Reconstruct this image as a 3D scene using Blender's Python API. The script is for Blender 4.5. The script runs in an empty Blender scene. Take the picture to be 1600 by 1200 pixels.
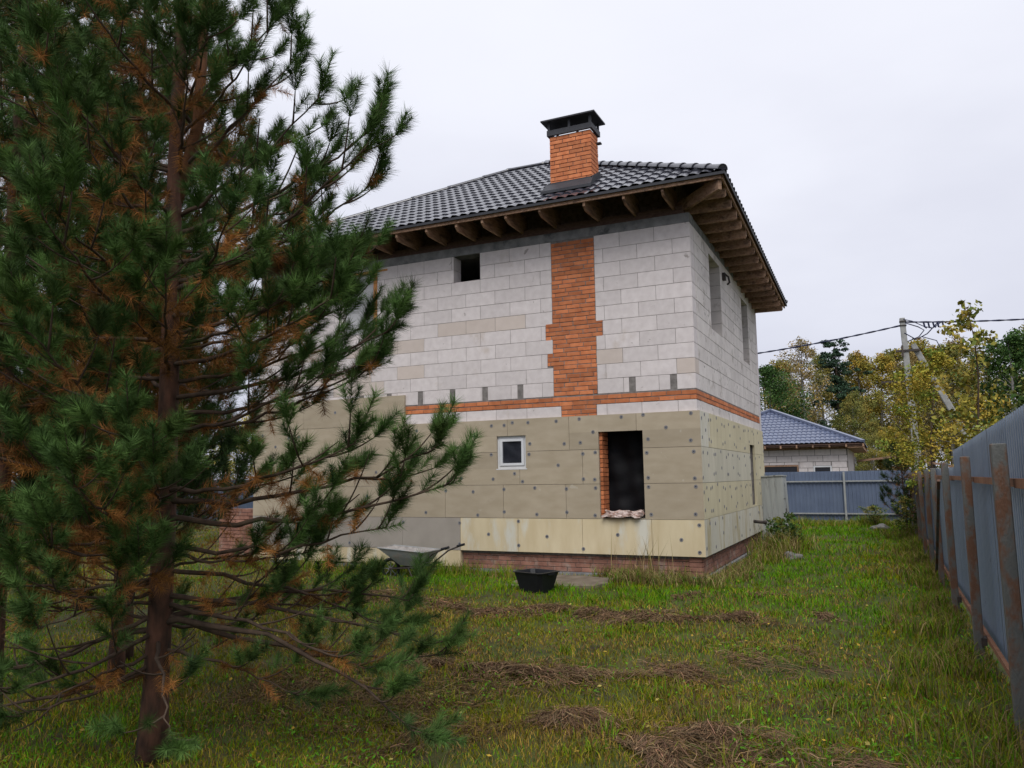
import bpy, bmesh, math, random
import numpy as np
from mathutils import Vector, Matrix
random.seed(7); RNG = np.random.default_rng(7)
SC = bpy.context.scene; COL = SC.collection; R = math.radians

# ------------------------------------------------------------------ camera
YAW, PIT, ROL = R(25.073), R(6.823), R(-0.804)
F = Vector((-math.sin(YAW)*math.cos(PIT), math.cos(YAW)*math.cos(PIT), math.sin(PIT)))
RT = Vector((math.cos(YAW), math.sin(YAW), 0)); UP = RT.cross(F)
R2 = RT*math.cos(ROL)+UP*math.sin(ROL); U2 = -RT*math.sin(ROL)+UP*math.cos(ROL)
cam = bpy.data.objects.new('camera', bpy.data.cameras.new('camera')); COL.objects.link(cam)
cam.data.sensor_width = 36; cam.data.lens = 1230.8/1600*36; cam.data.clip_start = .05; cam.data.clip_end = 600
CAM = Vector((2.637, -12.582, 1.6))
m = Matrix((R2, U2, -F)).transposed().to_4x4(); m.translation = CAM; cam.matrix_world = m
SC.camera = cam

# ------------------------------------------------------------------ world, sun, exposure
w = bpy.data.worlds.new('World'); SC.world = w; w.use_nodes = True
nt = w.node_tree; nt.nodes.clear(); N = nt.nodes.new; LK = nt.links.new
out = N('ShaderNodeOutputWorld'); bg = N('ShaderNodeBackground'); LK(bg.outputs[0], out.inputs[0])
SUN_EL, SUN_AZ = R(52), R(160)          # azimuth measured clockwise from +Y
sky = N('ShaderNodeTexSky'); sky.sky_type = 'NISHITA'; sky.sun_disc = False
sky.sun_elevation = SUN_EL; sky.sun_rotation = SUN_AZ
sc = N('ShaderNodeVectorMath'); sc.operation = 'SCALE'; sc.inputs['Scale'].default_value = .07; LK(sky.outputs[0], sc.inputs[0])
tc = N('ShaderNodeTexCoord'); sep = N('ShaderNodeSeparateXYZ'); LK(tc.outputs['Generated'], sep.inputs[0])
mp = N('ShaderNodeMapping'); mp.inputs['Scale'].default_value = (1, 1, 2.6); LK(tc.outputs['Generated'], mp.inputs[0])
no = N('ShaderNodeTexNoise'); no.inputs['Scale'].default_value = 1.6; no.inputs['Detail'].default_value = 5; LK(mp.outputs[0], no.inputs[0])
ad = N('ShaderNodeMath'); ad.operation = 'MULTIPLY_ADD'; ad.inputs[1].default_value = .6; ad.inputs[2].default_value = -.30; LK(no.outputs[0], ad.inputs[0])
ad2 = N('ShaderNodeMath'); ad2.operation = 'ADD'; LK(sep.outputs[2], ad2.inputs[0]); LK(ad.outputs[0], ad2.inputs[1])
cr = N('ShaderNodeValToRGB'); LK(ad2.outputs[0], cr.inputs[0])
e = cr.color_ramp.elements
e[0].position = 0; e[0].color = (.47, .48, .57, 1)
e[1].position = .75; e[1].color = (.76, .77, .82, 1)
k = e.new(.22); k.color = (.54, .55, .63, 1)
k = e.new(.45); k.color = (.68, .69, .76, 1)
mx = N('ShaderNodeMixRGB'); mx.inputs[0].default_value = .93; LK(sc.outputs[0], mx.inputs[1]); LK(cr.outputs[0], mx.inputs[2])
LK(mx.outputs[0], bg.inputs[0]); bg.inputs[1].default_value = 1.0
sun = bpy.data.objects.new('sun', bpy.data.lights.new('sun', 'SUN')); COL.objects.link(sun)
sun.data.energy = 1.5; sun.data.angle = R(35); sun.data.color = (1, .97, .92)
sd = Vector((math.sin(SUN_AZ)*math.cos(SUN_EL), math.cos(SUN_AZ)*math.cos(SUN_EL), math.sin(SUN_EL)))
sun.rotation_euler = sd.to_track_quat('Z', 'Y').to_euler()
SC.view_settings.view_transform = 'Standard'; SC.view_settings.look = 'None'
SC.view_settings.exposure = .45; SC.view_settings.gamma = 1; SC.view_settings.use_curve_mapping = False
SC.cycles.max_bounces = 6; SC.cycles.diffuse_bounces = 3; SC.cycles.glossy_bounces = 2

# ------------------------------------------------------------------ materials
MATS = {}
def mat(name, c1, c2=None, scale=4, rough=.8, bump=0, bscale=40, rnd=0, metal=0, spec=.35, c3=None, stretch=(1, 1, 1),
        dirt=None, dscale=1.5, dthr=(.55, .68), attr=None, coat=0, detail=6, spot=None):
    if name in MATS: return MATS[name]
    c2 = c2 or c1
    m = bpy.data.materials.new(name); m.use_nodes = True; MATS[name] = m
    t = m.node_tree; b = t.nodes['Principled BSDF']; N = t.nodes.new; L = t.links.new
    geo = N('ShaderNodeNewGeometry'); mp = N('ShaderNodeMapping'); mp.inputs['Scale'].default_value = stretch
    L(geo.outputs['Position'], mp.inputs[0])
    n = N('ShaderNodeTexNoise'); n.inputs['Scale'].default_value = scale; n.inputs['Detail'].default_value = detail; L(mp.outputs[0], n.inputs[0])
    r = N('ShaderNodeValToRGB'); L(n.outputs[0], r.inputs[0])
    r.color_ramp.elements[0].position = .32; r.color_ramp.elements[0].color = (*c1, 1)
    r.color_ramp.elements[1].position = .68; r.color_ramp.elements[1].color = (*c2, 1)
    if c3: k = r.color_ramp.elements.new(.5); k.color = (*c3, 1)
    col = r.outputs[0]
    if attr:
        a = N('ShaderNodeAttribute'); a.attribute_name = attr
        mm = N('ShaderNodeMixRGB'); mm.blend_type = 'MULTIPLY'; mm.inputs[0].default_value = 1; L(col, mm.inputs[1]); L(a.outputs[0], mm.inputs[2]); col = mm.outputs[0]
    if dirt:
        dn = N('ShaderNodeTexNoise'); dn.inputs['Scale'].default_value = dscale; dn.inputs['Detail'].default_value = 8; dn.inputs['Roughness'].default_value = .65; L(mp.outputs[0], dn.inputs[0])
        dr = N('ShaderNodeValToRGB'); L(dn.outputs[0], dr.inputs[0])
        dr.color_ramp.elements[0].position = dthr[0]; dr.color_ramp.elements[0].color = (0, 0, 0, 1)
        dr.color_ramp.elements[1].position = dthr[1]; dr.color_ramp.elements[1].color = (1, 1, 1, 1)
        mm = N('ShaderNodeMixRGB'); L(dr.outputs[0], mm.inputs[0]); L(col, mm.inputs[1]); mm.inputs[2].default_value = (*dirt, 1); col = mm.outputs[0]
    if spot:
        sn = N('ShaderNodeTexNoise'); sn.inputs['Scale'].default_value = spot[1]; sn.inputs['Detail'].default_value = 3; sn.inputs['Distortion'].default_value = .6; L(geo.outputs['Position'], sn.inputs[0])
        sr = N('ShaderNodeMapRange'); sr.inputs['From Min'].default_value = spot[2]; sr.inputs['From Max'].default_value = spot[2]+.05; sr.inputs['To Max'].default_value = spot[3]; L(sn.outputs[0], sr.inputs['Value'])
        mm = N('ShaderNodeMixRGB'); L(sr.outputs[0], mm.inputs[0]); L(col, mm.inputs[1]); mm.inputs[2].default_value = (*spot[0], 1); col = mm.outputs[0]
    if rnd:
        oi = N('ShaderNodeObjectInfo'); s = N('ShaderNodeMath'); s.operation = 'ADD'; L(oi.outputs['Random'], s.inputs[0]); L(geo.outputs['Random Per Island'], s.inputs[1])
        f = N('ShaderNodeMath'); f.operation = 'FRACT'; L(s.outputs[0], f.inputs[0])
        mr = N('ShaderNodeMapRange'); mr.inputs['To Min'].default_value = 1-rnd; mr.inputs['To Max'].default_value = 1+rnd; L(f.outputs[0], mr.inputs['Value'])
        sc = N('ShaderNodeVectorMath'); sc.operation = 'SCALE'; L(col, sc.inputs[0]); L(mr.outputs[0], sc.inputs['Scale']); col = sc.outputs[0]
    L(col, b.inputs['Base Color'])
    b.inputs['Roughness'].default_value = rough; b.inputs['Metallic'].default_value = metal
    b.inputs['Specular IOR Level'].default_value = spec
    if coat: b.inputs['Coat Weight'].default_value = coat; b.inputs['Coat Roughness'].default_value = .12
    if bump:
        bn = N('ShaderNodeTexNoise'); bn.inputs['Scale'].default_value = bscale; bn.inputs['Detail'].default_value = 5; L(mp.outputs[0], bn.inputs[0])
        bp = N('ShaderNodeBump'); bp.inputs['Strength'].default_value = bump; bp.inputs['Distance'].default_value = .01; L(bn.outputs[0], bp.inputs['Height']); L(bp.outputs[0], b.inputs['Normal'])
    return m

M_block = mat('aerated_block', (.575, .525, .52), (.66, .61, .605), 9, .9, .25, 60, .06, dirt=(.50, .43, .38), dscale=1.1, dthr=(.60, .72), spot=((.24, .21, .19), 7, .70, .7))
M_blockw = mat('aerated_block_worn', (.58, .535, .515), (.68, .635, .61), 3, .9, .4, 30, .07, dirt=(.40, .36, .33), dscale=2.6, dthr=(.56, .68), spot=((.22, .20, .18), 6, .64, .7))
M_blockt = mat('aerated_block_stained', (.54, .465, .42), (.58, .505, .46), 6, .9, .3, 60, .04)
M_mortar = mat('mortar', (.13, .12, .112), (.24, .22, .21), 14, .95, .5, 40)
M_gap = mat('gap_filler', (.015, .015, .017), (.13, .12, .115), 30, .8, .6, 60)
M_brick = mat('brick', (.42, .13, .05), (.56, .20, .085), 7, .85, .35, 70, .24, dirt=(.33, .16, .11), dscale=5, dthr=(.58, .74))
M_brickc = mat('chimney_brick', (.46, .14, .055), (.62, .225, .095), 9, .85, .35, 70, .2)
M_brickp = mat('plinth_brick', (.20, .095, .07), (.33, .165, .12), 6, .9, .4, 60, .22, dirt=(.33, .27, .23), dscale=4, dthr=(.55, .72))
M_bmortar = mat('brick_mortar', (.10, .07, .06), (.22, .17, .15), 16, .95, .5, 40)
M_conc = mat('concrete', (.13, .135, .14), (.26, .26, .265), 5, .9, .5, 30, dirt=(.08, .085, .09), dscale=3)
M_foamy = mat('foam_yellow', (.56, .46, .29), (.66, .565, .385), 2.2, .85, .12, 90, .05, dirt=(.62, .60, .52), dscale=1.3, dthr=(.54, .66), stretch=(2.2, 2.2, .6))
M_foamt = mat('foam_tan', (.365, .305, .22), (.42, .355, .265), 3, .9, .3, 120, .08, spot=((.50, .46, .38), 5, .69, .6), dirt=(.33, .28, .21), dscale=2, dthr=(.62, .75), stretch=(1, 1, 2.5))
M_foamg = mat('foam_grey', (.30, .27, .235), (.35, .315, .275), 3, .9, .12, 90, .05)
M_foams = mat('foam_side', (.50, .47, .37), (.58, .54, .43), 2, .88, .12, 90, .05, stretch=(2.5, 2.5, .5))
M_foamsy = mat('foam_side_yellow', (.52, .46, .31), (.60, .54, .37), 2, .88, .12, 90, .04, stretch=(2.5, 2.5, .5))
M_foampale = mat('foam_pale', (.55, .52, .42), (.66, .64, .57), 1.6, .85, .1, 90, .05, dirt=(.45, .38, .22), dscale=1.6, dthr=(.5, .62), stretch=(2.5, 2.5, .5))
M_cap = mat('dowel_plastic', (.15, .15, .165), (.22, .22, .235), 30, .6)
M_capc = mat('dowel_pin', (.03, .03, .032), None, 30, .5)
M_roof = mat('roof_metal', (.030, .031, .045), (.042, .043, .06), 3, .30, .04, 40, 0, 0, .8, coat=.35)
M_roofb = mat('roof_metal_blue', (.085, .105, .175), (.105, .13, .21), 3, .38, 0, 40, 0, 0, .6, coat=.3)
M_dark = mat('anthracite_metal', (.028, .029, .036), (.04, .042, .05), 6, .6, .05, 30)
M_wood = mat('old_wood', (.24, .13, .08), (.39, .255, .17), 4, .85, .4, 50, .22, stretch=(6, 2, 9), dirt=(.07, .045, .035), dscale=1.2, dthr=(.5, .7))
M_woodd = mat('dark_wood', (.075, .045, .035), (.13, .08, .06), 5, .9, .4, 50, .2, stretch=(3, 6, 9))
M_woodo = mat('orange_wood', (.42, .17, .05), (.52, .24, .09), 5, .8, .2, 50)
M_film = mat('translucent_film', (.34, .34, .35), (.46, .46, .47), 3, .35, .6, 6, spec=.6)
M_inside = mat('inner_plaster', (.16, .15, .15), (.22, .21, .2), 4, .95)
M_tarp = mat('black_film', (.006, .006, .008), (.012, .012, .014), 5, .6, .4, 10, spec=.12)
M_white = mat('white_plastic', (.60, .61, .63), (.68, .69, .71), 3, .4)
M_glass = mat('dark_glass', (.010, .012, .018), (.02, .022, .03), 2, .06, spec=.8)
M_bundle = mat('folded_plastic', (.50, .40, .37), (.66, .55, .51), 9, .55, .8, 25, dirt=(.26, .13, .09), dscale=14, dthr=(.46, .62))
M_galv = mat('galvanised_steel', (.24, .255, .26), (.36, .375, .38), 5, .55, .3, 30, metal=.2, dirt=(.34, .31, .29), dscale=5, dthr=(.5, .62))
M_cement = mat('dried_cement', (.26, .24, .225), (.44, .41, .39), 12, .95, .8, 40)
M_tub = mat('black_tub_plastic', (.008, .009, .012), (.014, .015, .019), 6, .38, .1, 20)
M_steelb = mat('black_steel', (.03, .028, .028), (.07, .05, .04), 12, .6, .2)
M_sheet = mat('fence_sheet_grey', (.19, .24, .32), (.23, .28, .36), 2, .45, 0, 40, .04, 0, .45, stretch=(1, 1, .3), spot=((.12, .11, .09), 9, .68, .5))
M_sheetb = mat('fence_sheet_blue', (.10, .13, .20), (.125, .16, .235), 2, .5, 0, 40, .04, 0, .4)
M_post = mat('rusty_post', (.11, .115, .11), (.15, .14, .125), 9, .8, .7, 70, 0, dirt=(.15, .075, .045), dscale=9, dthr=(.46, .58), stretch=(1, 1, .5))
M_rail = mat('rusty_rail', (.19, .085, .048), (.30, .15, .085), 8, .8, .4, 60, dirt=(.16, .075, .05), dscale=6)
M_postg = mat('grey_post', (.26, .27, .27), (.34, .35, .34), 6, .7)
M_cabinet = mat('grey_cabinet', (.30, .315, .31), (.37, .385, .375), 3, .6, .15, 30, stretch=(5, 5, .5), dirt=(.17, .16, .14), dscale=2)
M_bark = mat('pine_bark', (.035, .022, .016), (.13, .06, .038), 18, .95, 1, 40, stretch=(1, 1, .35))
M_barku = mat('orange_bark', (.09, .042, .022), (.20, .09, .045), 14, .95, 1, 40, stretch=(1, 1, .4))
M_twig = mat('twig_bark', (.045, .03, .022), (.09, .06, .04), 20, .95)
M_birch = mat('pale_bark', (.13, .12, .11), (.30, .29, .27), 6, .9, .3, 30, stretch=(1, 1, 3), dirt=(.05, .05, .05), dscale=4)
M_needle = mat('pine_needles', (.95, .95, .95), (1.05, 1.05, 1.05), 6, .7, attr='tint', spec=.12)
M_leaf = mat('leaves', (.9, .9, .9), (1.1, 1.1, 1.1), 3, .7, attr='tint', spec=.12)
M_blade = mat('grass_blades', (.85, .85, .85), (1.15, 1.15, 1.15), 2, .75, attr='tint', spec=.08)
M_ground = mat('ground', (.040, .058, .008), (.085, .066, .024), 1.3, .98, .8, 30, c3=(.06, .068, .012), dirt=(.035, .023, .014), dscale=2.5, dthr=(.52, .66))
M_slab = mat('concrete_path', (.12, .095, .07), (.20, .165, .125), 5, .95, .5, 30)
M_stone = mat('stone', (.11, .105, .10), (.19, .185, .175), 8, .9, .6, 20)
M_pole = mat('pole_concrete', (.24, .24, .23), (.33, .33, .32), 5, .9, .3)
M_cable = mat('cable', (.012, .016, .045), (.02, .025, .07), 5, .5)

# ------------------------------------------------------------------ mesh helpers
def link(o, parent=None):
    COL.objects.link(o)
    if parent is not None:
        o.parent = parent
        if parent.type == 'EMPTY': o.matrix_parent_inverse = Matrix.Translation(-parent.location)
    return o
def obj(name, me, ms=None, parent=None, loc=None, rot=None, kind=None):
    o = bpy.data.objects.new(name, me)
    if ms is not None and not me.materials:
        for x in (ms if isinstance(ms, (list, tuple)) else [ms]): me.materials.append(x)
    if loc is not None: o.location = loc
    if rot is not None: o.rotation_euler = rot
    if kind: o['kind'] = kind
    return link(o, parent)
def tag(o, label=None, cat=None, group=None, kind=None):
    if label: o['label'] = label
    if cat: o['category'] = cat
    if group: o['group'] = group
    if kind: o['kind'] = kind
    return o
def empty(name, loc, label, cat, group=None):
    o = bpy.data.objects.new(name, None); o.location = loc; o.empty_display_size = .2; COL.objects.link(o)
    return tag(o, label, cat, group)
class MB:
    def __init__(s): s.v = []; s.f = []; s.mi = []
    def add(s, vs, fs, mi=0):
        b = len(s.v); s.v += [tuple(x) for x in vs]; s.f += [tuple(i+b for i in f) for f in fs]; s.mi += [mi]*len(fs)
    def box(s, a, b, mi=0):
        x0, y0, z0 = a; x1, y1, z1 = b
        s.add([(x0,y0,z0),(x1,y0,z0),(x1,y1,z0),(x0,y1,z0),(x0,y0,z1),(x1,y0,z1),(x1,y1,z1),(x0,y1,z1)],
              [(0,3,2,1),(4,5,6,7),(0,1,5,4),(1,2,6,5),(2,3,7,6),(3,0,4,7)], mi)
    def beam(s, p, q, wd, h, up=(0, 0, 1), mi=0):
        p = Vector(p); q = Vector(q); d = (q-p).normalized(); sx = d.cross(Vector(up)).normalized()*wd/2; sz = sx.cross(d).normalized()*h/2
        s.add([p-sx-sz, p+sx-sz, p+sx+sz, p-sx+sz, q-sx-sz, q+sx-sz, q+sx+sz, q-sx+sz],
              [(0,1,2,3),(7,6,5,4),(0,4,5,1),(1,5,6,2),(2,6,7,3),(3,7,4,0)], mi)
    def tube(s, pts, rad, n=7, mi=0, caps=True):
        pts = [Vector(p) for p in pts]; rads = rad if isinstance(rad, (list, tuple)) else [rad]*len(pts)
        b = len(s.v); ref = Vector((0, 0, 1))
        for i, p in enumerate(pts):
            d = (pts[min(i+1, len(pts)-1)]-pts[max(i-1, 0)]).normalized()
            if abs(d.dot(ref)) > .95: ref = Vector((1, 0, 0)) if abs(d.x) < .9 else Vector((0, 1, 0))
            a = d.cross(ref).normalized(); c = d.cross(a); ref = c.cross(d) if False else ref
            for k in range(n):
                t = 2*math.pi*k/n; s.v.append(tuple(p+(a*math.cos(t)+c*math.sin(t))*rads[i]))
        for i in range(len(pts)-1):
            for k in range(n):
                s.f.append((b+i*n+k, b+i*n+(k+1) % n, b+(i+1)*n+(k+1) % n, b+(i+1)*n+k)); s.mi.append(mi)
        if caps:
            s.f.append(tuple(b+k for k in range(n))[::-1]); s.f.append(tuple(b+(len(pts)-1)*n+k for k in range(n))); s.mi += [mi, mi]
    def mesh(s, name, smooth=False):
        me = bpy.data.meshes.new(name); me.from_pydata(s.v, [], s.f); me.polygons.foreach_set('material_index', s.mi)
        if smooth: me.polygons.foreach_set('use_smooth', [True]*len(s.f))
        me.update(); return me
    def build(s, name, ms, parent=None, smooth=False, kind=None, **k):
        return obj(name, s.mesh(name, smooth), ms, parent, kind=kind, **k)
def bevel_mesh(me, w, seg=1):
    bm = bmesh.new(); bm.from_mesh(me); bmesh.ops.bevel(bm, geom=bm.edges[:], offset=w, segments=seg, affect='EDGES', profile=.5)
    bmesh.ops.recalc_face_normals(bm, faces=bm.faces); bm.to_mesh(me); bm.free(); return me
BOXC = {}
def boxmesh(name, sx, sy, sz, bev, m):           # box from origin to (sx,sy,sz); shared between alike pieces
    key = (name, round(sx, 3), round(sy, 3), round(sz, 3), m.name)
    if key not in BOXC:
        b = MB(); b.box((0, 0, 0), (sx, sy, sz)); me = b.mesh(name)
        if bev: bevel_mesh(me, bev)
        me.materials.append(m); BOXC[key] = me
    return BOXC[key]
def plate(u0, u1, z0, z1, y0, y1, holes=(), axis='x', mb=None):   # solid slab with rectangular holes, on the x (front) or y (side) axis
    us = sorted({u0, u1, *[min(max(h[i], u0), u1) for h in holes for i in (0, 1)]}); zs = sorted({z0, z1, *[min(max(h[i], z0), z1) for h in holes for i in (2, 3)]})
    mb = mb or MB(); nu, nz = len(us)-1, len(zs)-1
    def solid(i, j):
        if i < 0 or j < 0 or i >= nu or j >= nz: return False
        cu, cz = (us[i]+us[i+1])/2, (zs[j]+zs[j+1])/2
        return not any(h[0] < cu < h[1] and h[2] < cz < h[3] for h in holes)
    P = (lambda u, y, z: (u, y, z)) if axis == 'x' else (lambda u, y, z: (y, u, z))
    def q(*p): mb.add([P(*a) for a in p], [(0, 1, 2, 3)])
    for i in range(nu):
        for j in range(nz):
            if not solid(i, j): continue
            a, b, c, d = us[i], us[i+1], zs[j], zs[j+1]
            q((a,y0,c),(b,y0,c),(b,y0,d),(a,y0,d)); q((b,y1,c),(a,y1,c),(a,y1,d),(b,y1,d))
            if not solid(i-1, j): q((a,y1,c),(a,y0,c),(a,y0,d),(a,y1,d))
            if not solid(i+1, j): q((b,y0,c),(b,y1,c),(b,y1,d),(b,y0,d))
            if not solid(i, j-1): q((a,y1,c),(b,y1,c),(b,y0,c),(a,y0,c))
            if not solid(i, j+1): q((a,y0,d),(b,y0,d),(b,y1,d),(a,y1,d))
    return mb
def npmesh(name, verts, faces, tint=None, m=None, smooth=False):   # faces: (n,k) array with k = 3 or 4; tint per vertex
    me = bpy.data.meshes.new(name); nv, (nf, k) = len(verts), faces.shape
    me.vertices.add(nv); me.vertices.foreach_set('co', verts.astype(np.float32).ravel())
    me.loops.add(nf*k); me.loops.foreach_set('vertex_index', faces.astype(np.int32).ravel())
    me.polygons.add(nf); me.polygons.foreach_set('loop_start', np.arange(0, nf*k, k, dtype=np.int32))
    try: me.polygons.foreach_set('loop_total', np.full(nf, k, dtype=np.int32))
    except Exception: pass
    me.update(calc_edges=True)
    if tint is not None:
        a = me.color_attributes.new('tint', 'FLOAT_COLOR', 'POINT'); c = np.ones((nv, 4), np.float32); c[:, :3] = tint; a.data.foreach_set('color', c.ravel())
    if smooth: me.polygons.foreach_set('use_smooth', np.ones(nf, bool))
    if m: me.materials.append(m)
    return me
def vnoise(x, y, s, seed=0):                      # smooth value noise, vectorised
    x = np.asarray(x)/s+seed*17.3; y = np.asarray(y)/s+seed*9.1; xi = np.floor(x); yi = np.floor(y); fx = x-xi; fy = y-yi
    h = lambda a, b: np.modf(np.abs(np.sin(a*127.1+b*311.7+seed*3.3)*43758.5453))[0]
    fx = fx*fx*(3-2*fx); fy = fy*fy*(3-2*fy)
    return (h(xi, yi)*(1-fx)+h(xi+1, yi)*fx)*(1-fy)+(h(xi, yi+1)*(1-fx)+h(xi+1, yi+1)*fx)*fy
MOUNDS = [(-.2, -3.65, 1.3, .35, .05), (1.2, -3.1, 1.0, .35, .05), (0, -6.55, 1.2, .35, .05), (.85, -7.65, .4, .3, .07), (1.85, -7.8, .6, .4, .07)]
def gh(x, y):                                     # ground height
    x = np.asarray(x, float); y = np.asarray(y, float)
    h = (vnoise(x, y, 1.7, 1)-.5)*.09+(vnoise(x, y, .6, 2)-.5)*.035
    for a, b, rx, ry, hh in MOUNDS: h = h+hh*np.exp(-((x-a)/rx)**2-((y-b)/ry)**2)
    near = np.exp(-np.maximum(0, np.maximum(np.maximum(-9.3-x, x-.2), np.maximum(-.2-y, y-7.2)))/.6)   # flat beside the walls
    return h*(1-near)-.02
def g1(x, y): return float(gh(x, y))

# ------------------------------------------------------------------ ground
gx = np.concatenate([np.linspace(-250, -22, 20), np.linspace(-20, 12, 214), np.linspace(14, 250, 20)])
gy = np.concatenate([np.linspace(-60, -15, 8), np.linspace(-14, 22, 240), np.linspace(24, 400, 24)])
GX, GY = np.meshgrid(gx, gy); GZ = gh(GX, GY); V = np.stack([GX, GY, GZ], -1).reshape(-1, 3)
nx = len(gx); ii, jj = np.meshgrid(np.arange(nx-1), np.arange(len(gy)-1)); a = (jj*nx+ii).ravel()
obj('ground', npmesh('ground', V, np.stack([a, a+1, a+nx+1, a+nx], 1), None, M_ground, True), kind='structure')

# ------------------------------------------------------------------ the house
HW, HD = 9.1, 7.07
house = empty('unfinished_house', (-HW/2, HD/2, 0), 'two storey unfinished house of white blocks and tan foam boards with dark hip roof', 'house')
ZB, ZT = 2.99, 5.74
W_UP = (-4.42, -3.87, 5.25, ZT); W_LEFT = (-6.95, -6.14, 4.45, 5.66); W_SQ = (-3.54, -2.98, 1.77, 2.34); W_DOOR = (-1.64, -.90, .93, 2.35)
S_W1 = (1.53, 2.60, 4.22, 5.60); S_W2 = (5.07, 5.95, 4.10, 5.50); S_LOW = (4.98, 5.66, .95, 2.25)
FH = [W_UP, W_LEFT, W_SQ, W_DOOR]; SH = [S_W1, S_W2, S_LOW]
gr = lambda hs, e: [(a-e, b+e, c-e, d+e) for a, b, c, d in hs]
front = plate(-HW+.008, -.008, .30, ZT, .006, .286, gr(FH, .012)).build('front_wall', M_mortar, house)
side = plate(.30, HD-.02, .30, ZT, -.286, -.006, gr(SH, .012), 'y').build('side_wall', M_mortar, house)
def clip_holes(u0, u1, z0, z1, holes):
    """cut a rectangle by the openings, return the rectangles left"""
    rs = [(u0, u1, z0, z1)]
    for h in holes:
        nr = []
        for a, b, c, d in rs:
            if b <= h[0] or a >= h[1] or d <= h[2] or c >= h[3]: nr.append((a, b, c, d)); continue
            if a < h[0]: nr.append((a, h[0], c, d))
            if b > h[1]: nr.append((h[1], b, c, d))
            a2, b2 = max(a, h[0]), min(b, h[1])
            if c < h[2]: nr.append((a2, b2, c, h[2]))
            if d > h[3]: nr.append((a2, b2, h[3], d))
        rs = nr
    return [r for r in rs if r[1]-r[0] > .02 and r[3]-r[2] > .02]
# the brick chimney breast in the front wall: (x0,x1) for each block row above the belt
def col_span(z):
    r = int((z-ZB)//.25) if z >= ZB else -1
    if r == 4: return (-2.585, -1.535)
    if r == 2: return (-2.56, -1.66)
    if r < 0: return (-2.32, -1.68)
    return (-2.455, -1.655)
NB = [0]
def blocks_front():
    tan = {(7, -3.57), (7, -4.17), (7, -2.97)}
    for r in range(-1, 11):
        z0 = ZB+.25*r if r >= 0 else 2.60; z1 = ZB+.25*(r+1) if r >= 0 else 2.815
        cx0, cx1 = col_span((z0+z1)/2 if r >= 0 else 2.7)
        off = 0 if r % 2 == 0 else .3
        # right part, joints counted from the corner; left part, joints counted from -2.67
        js = [0 if off == 0 else -.0001]+[-off-.6*k for k in range(0 if off else 1, 4)]
        right = sorted({max(j, cx1) for j in js if j > cx1-.6})
        jl = [cx0]+[-2.67-off-.6*k for k in range(0, 12)]
        left = sorted({min(max(j, -HW), cx0) for j in jl})
        for edges in (right, left):
            for a, b in zip(edges, edges[1:]):
                if b-a < .03: continue
                for (p, q, c, d) in clip_holes(a, b, z0, z1, FH):
                    gaps = []
                    if r == 0:
                        for g in (-6.49, -5.85, -5.15, -4.46, -3.79, -3.09, -1.05, -.36): gaps.append((g-.055, g+.055, 0, 9))
                    for (p, q, c, d) in clip_holes(p, q, c, d, gaps):
                        mm = M_block
                        if r == 5 and -5.0 < (p+q)/2 < -3.1: mm = M_blockt
                        if r in (4, 2) and random.random() < .25 or r == 1 and random.random() < .3: mm = M_blockt
                        dy = random.uniform(-.0015, .0015)
                        obj('block', boxmesh('block', q-p-.0055, .29, d-c-.0055, .0035, mm), None, front, (p+.00275, dy, c+.00275)); NB[0] += 1
blocks_front()
for g in (-6.49, -5.85, -5.15, -4.46, -3.79, -3.09, -1.05, -.36):
    b = MB(); b.box((g-.054, .02, ZB+.002), (g+.054, .2, ZB+.247))
    for k in range(5): z = ZB+.02+.045*k; b.box((g-.05+random.uniform(0, .03), .008, z), (g+.02+random.uniform(0, .03), .02, z+.03))
    b.build('gap_filler', M_brick if g == -3.09 else M_gap, front)
def blocks_side():
    for r in range(-1, 11):
        z0 = ZB+.25*r if r >= 0 else 2.60; z1 = ZB+.25*(r+1) if r >= 0 else 2.815
        off = .30 if r % 2 == 0 else .0
        ed = [.302 if off else .302]+[(.3 if off else .0)+.6*k for k in range(1, 13)]
        ed = sorted({min(e, HD) for e in ed})
        for a, b in zip(ed, ed[1:]):
            if b-a < .03: continue
            for (p, q, c, d) in clip_holes(a, b, z0, z1, SH):
                small = r in (0, 1) and random.random() < .45
                parts = [(p, (p+q)/2), ((p+q)/2, q)] if small and q-p > .4 else [(p, q)]
                for p2, q2 in parts:
                    obj('block', boxmesh('block_side', .29, q2-p2-.006, d-c-.006, .0035, M_blockw), None, side, (-.29+random.uniform(-.0015, .0015), p2+.003, c+.003)); NB[0] += 1
blocks_side()
# other two walls: joined blocks, seen only from beside
mb = MB()
for r in range(23):
    z0 = .05+.25*r
    for k in range(16):
        a = max(-HW, -HW+.6*k-(.3 if r % 2 else 0)); b = min(0, -HW+.6*(k+1)-(.3 if r % 2 else 0)-.005)
        if b > a+.05: mb.box((a, HD-.02, z0), (b, HD+.27, z0+.245))
    for k in range(13):
        a = max(.3, .6*k-(.3 if r % 2 else 0)); b = min(HD-.03, .6*(k+1)-(.3 if r % 2 else 0)-.005)
        if b > a+.05: mb.box((-HW, a, z0), (-HW+.29, b, z0+.245))
mb.build('rear_blocks', M_block, house, kind='stuff')
mb = MB(); mb.box((-HW+.02, HD+.02, 0), (-.02, HD+.25, ZT)); mb.box((-HW+.02, .02, 0), (-HW+.25, HD, ZT)); mb.build('rear_wall', M_mortar, house)
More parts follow.
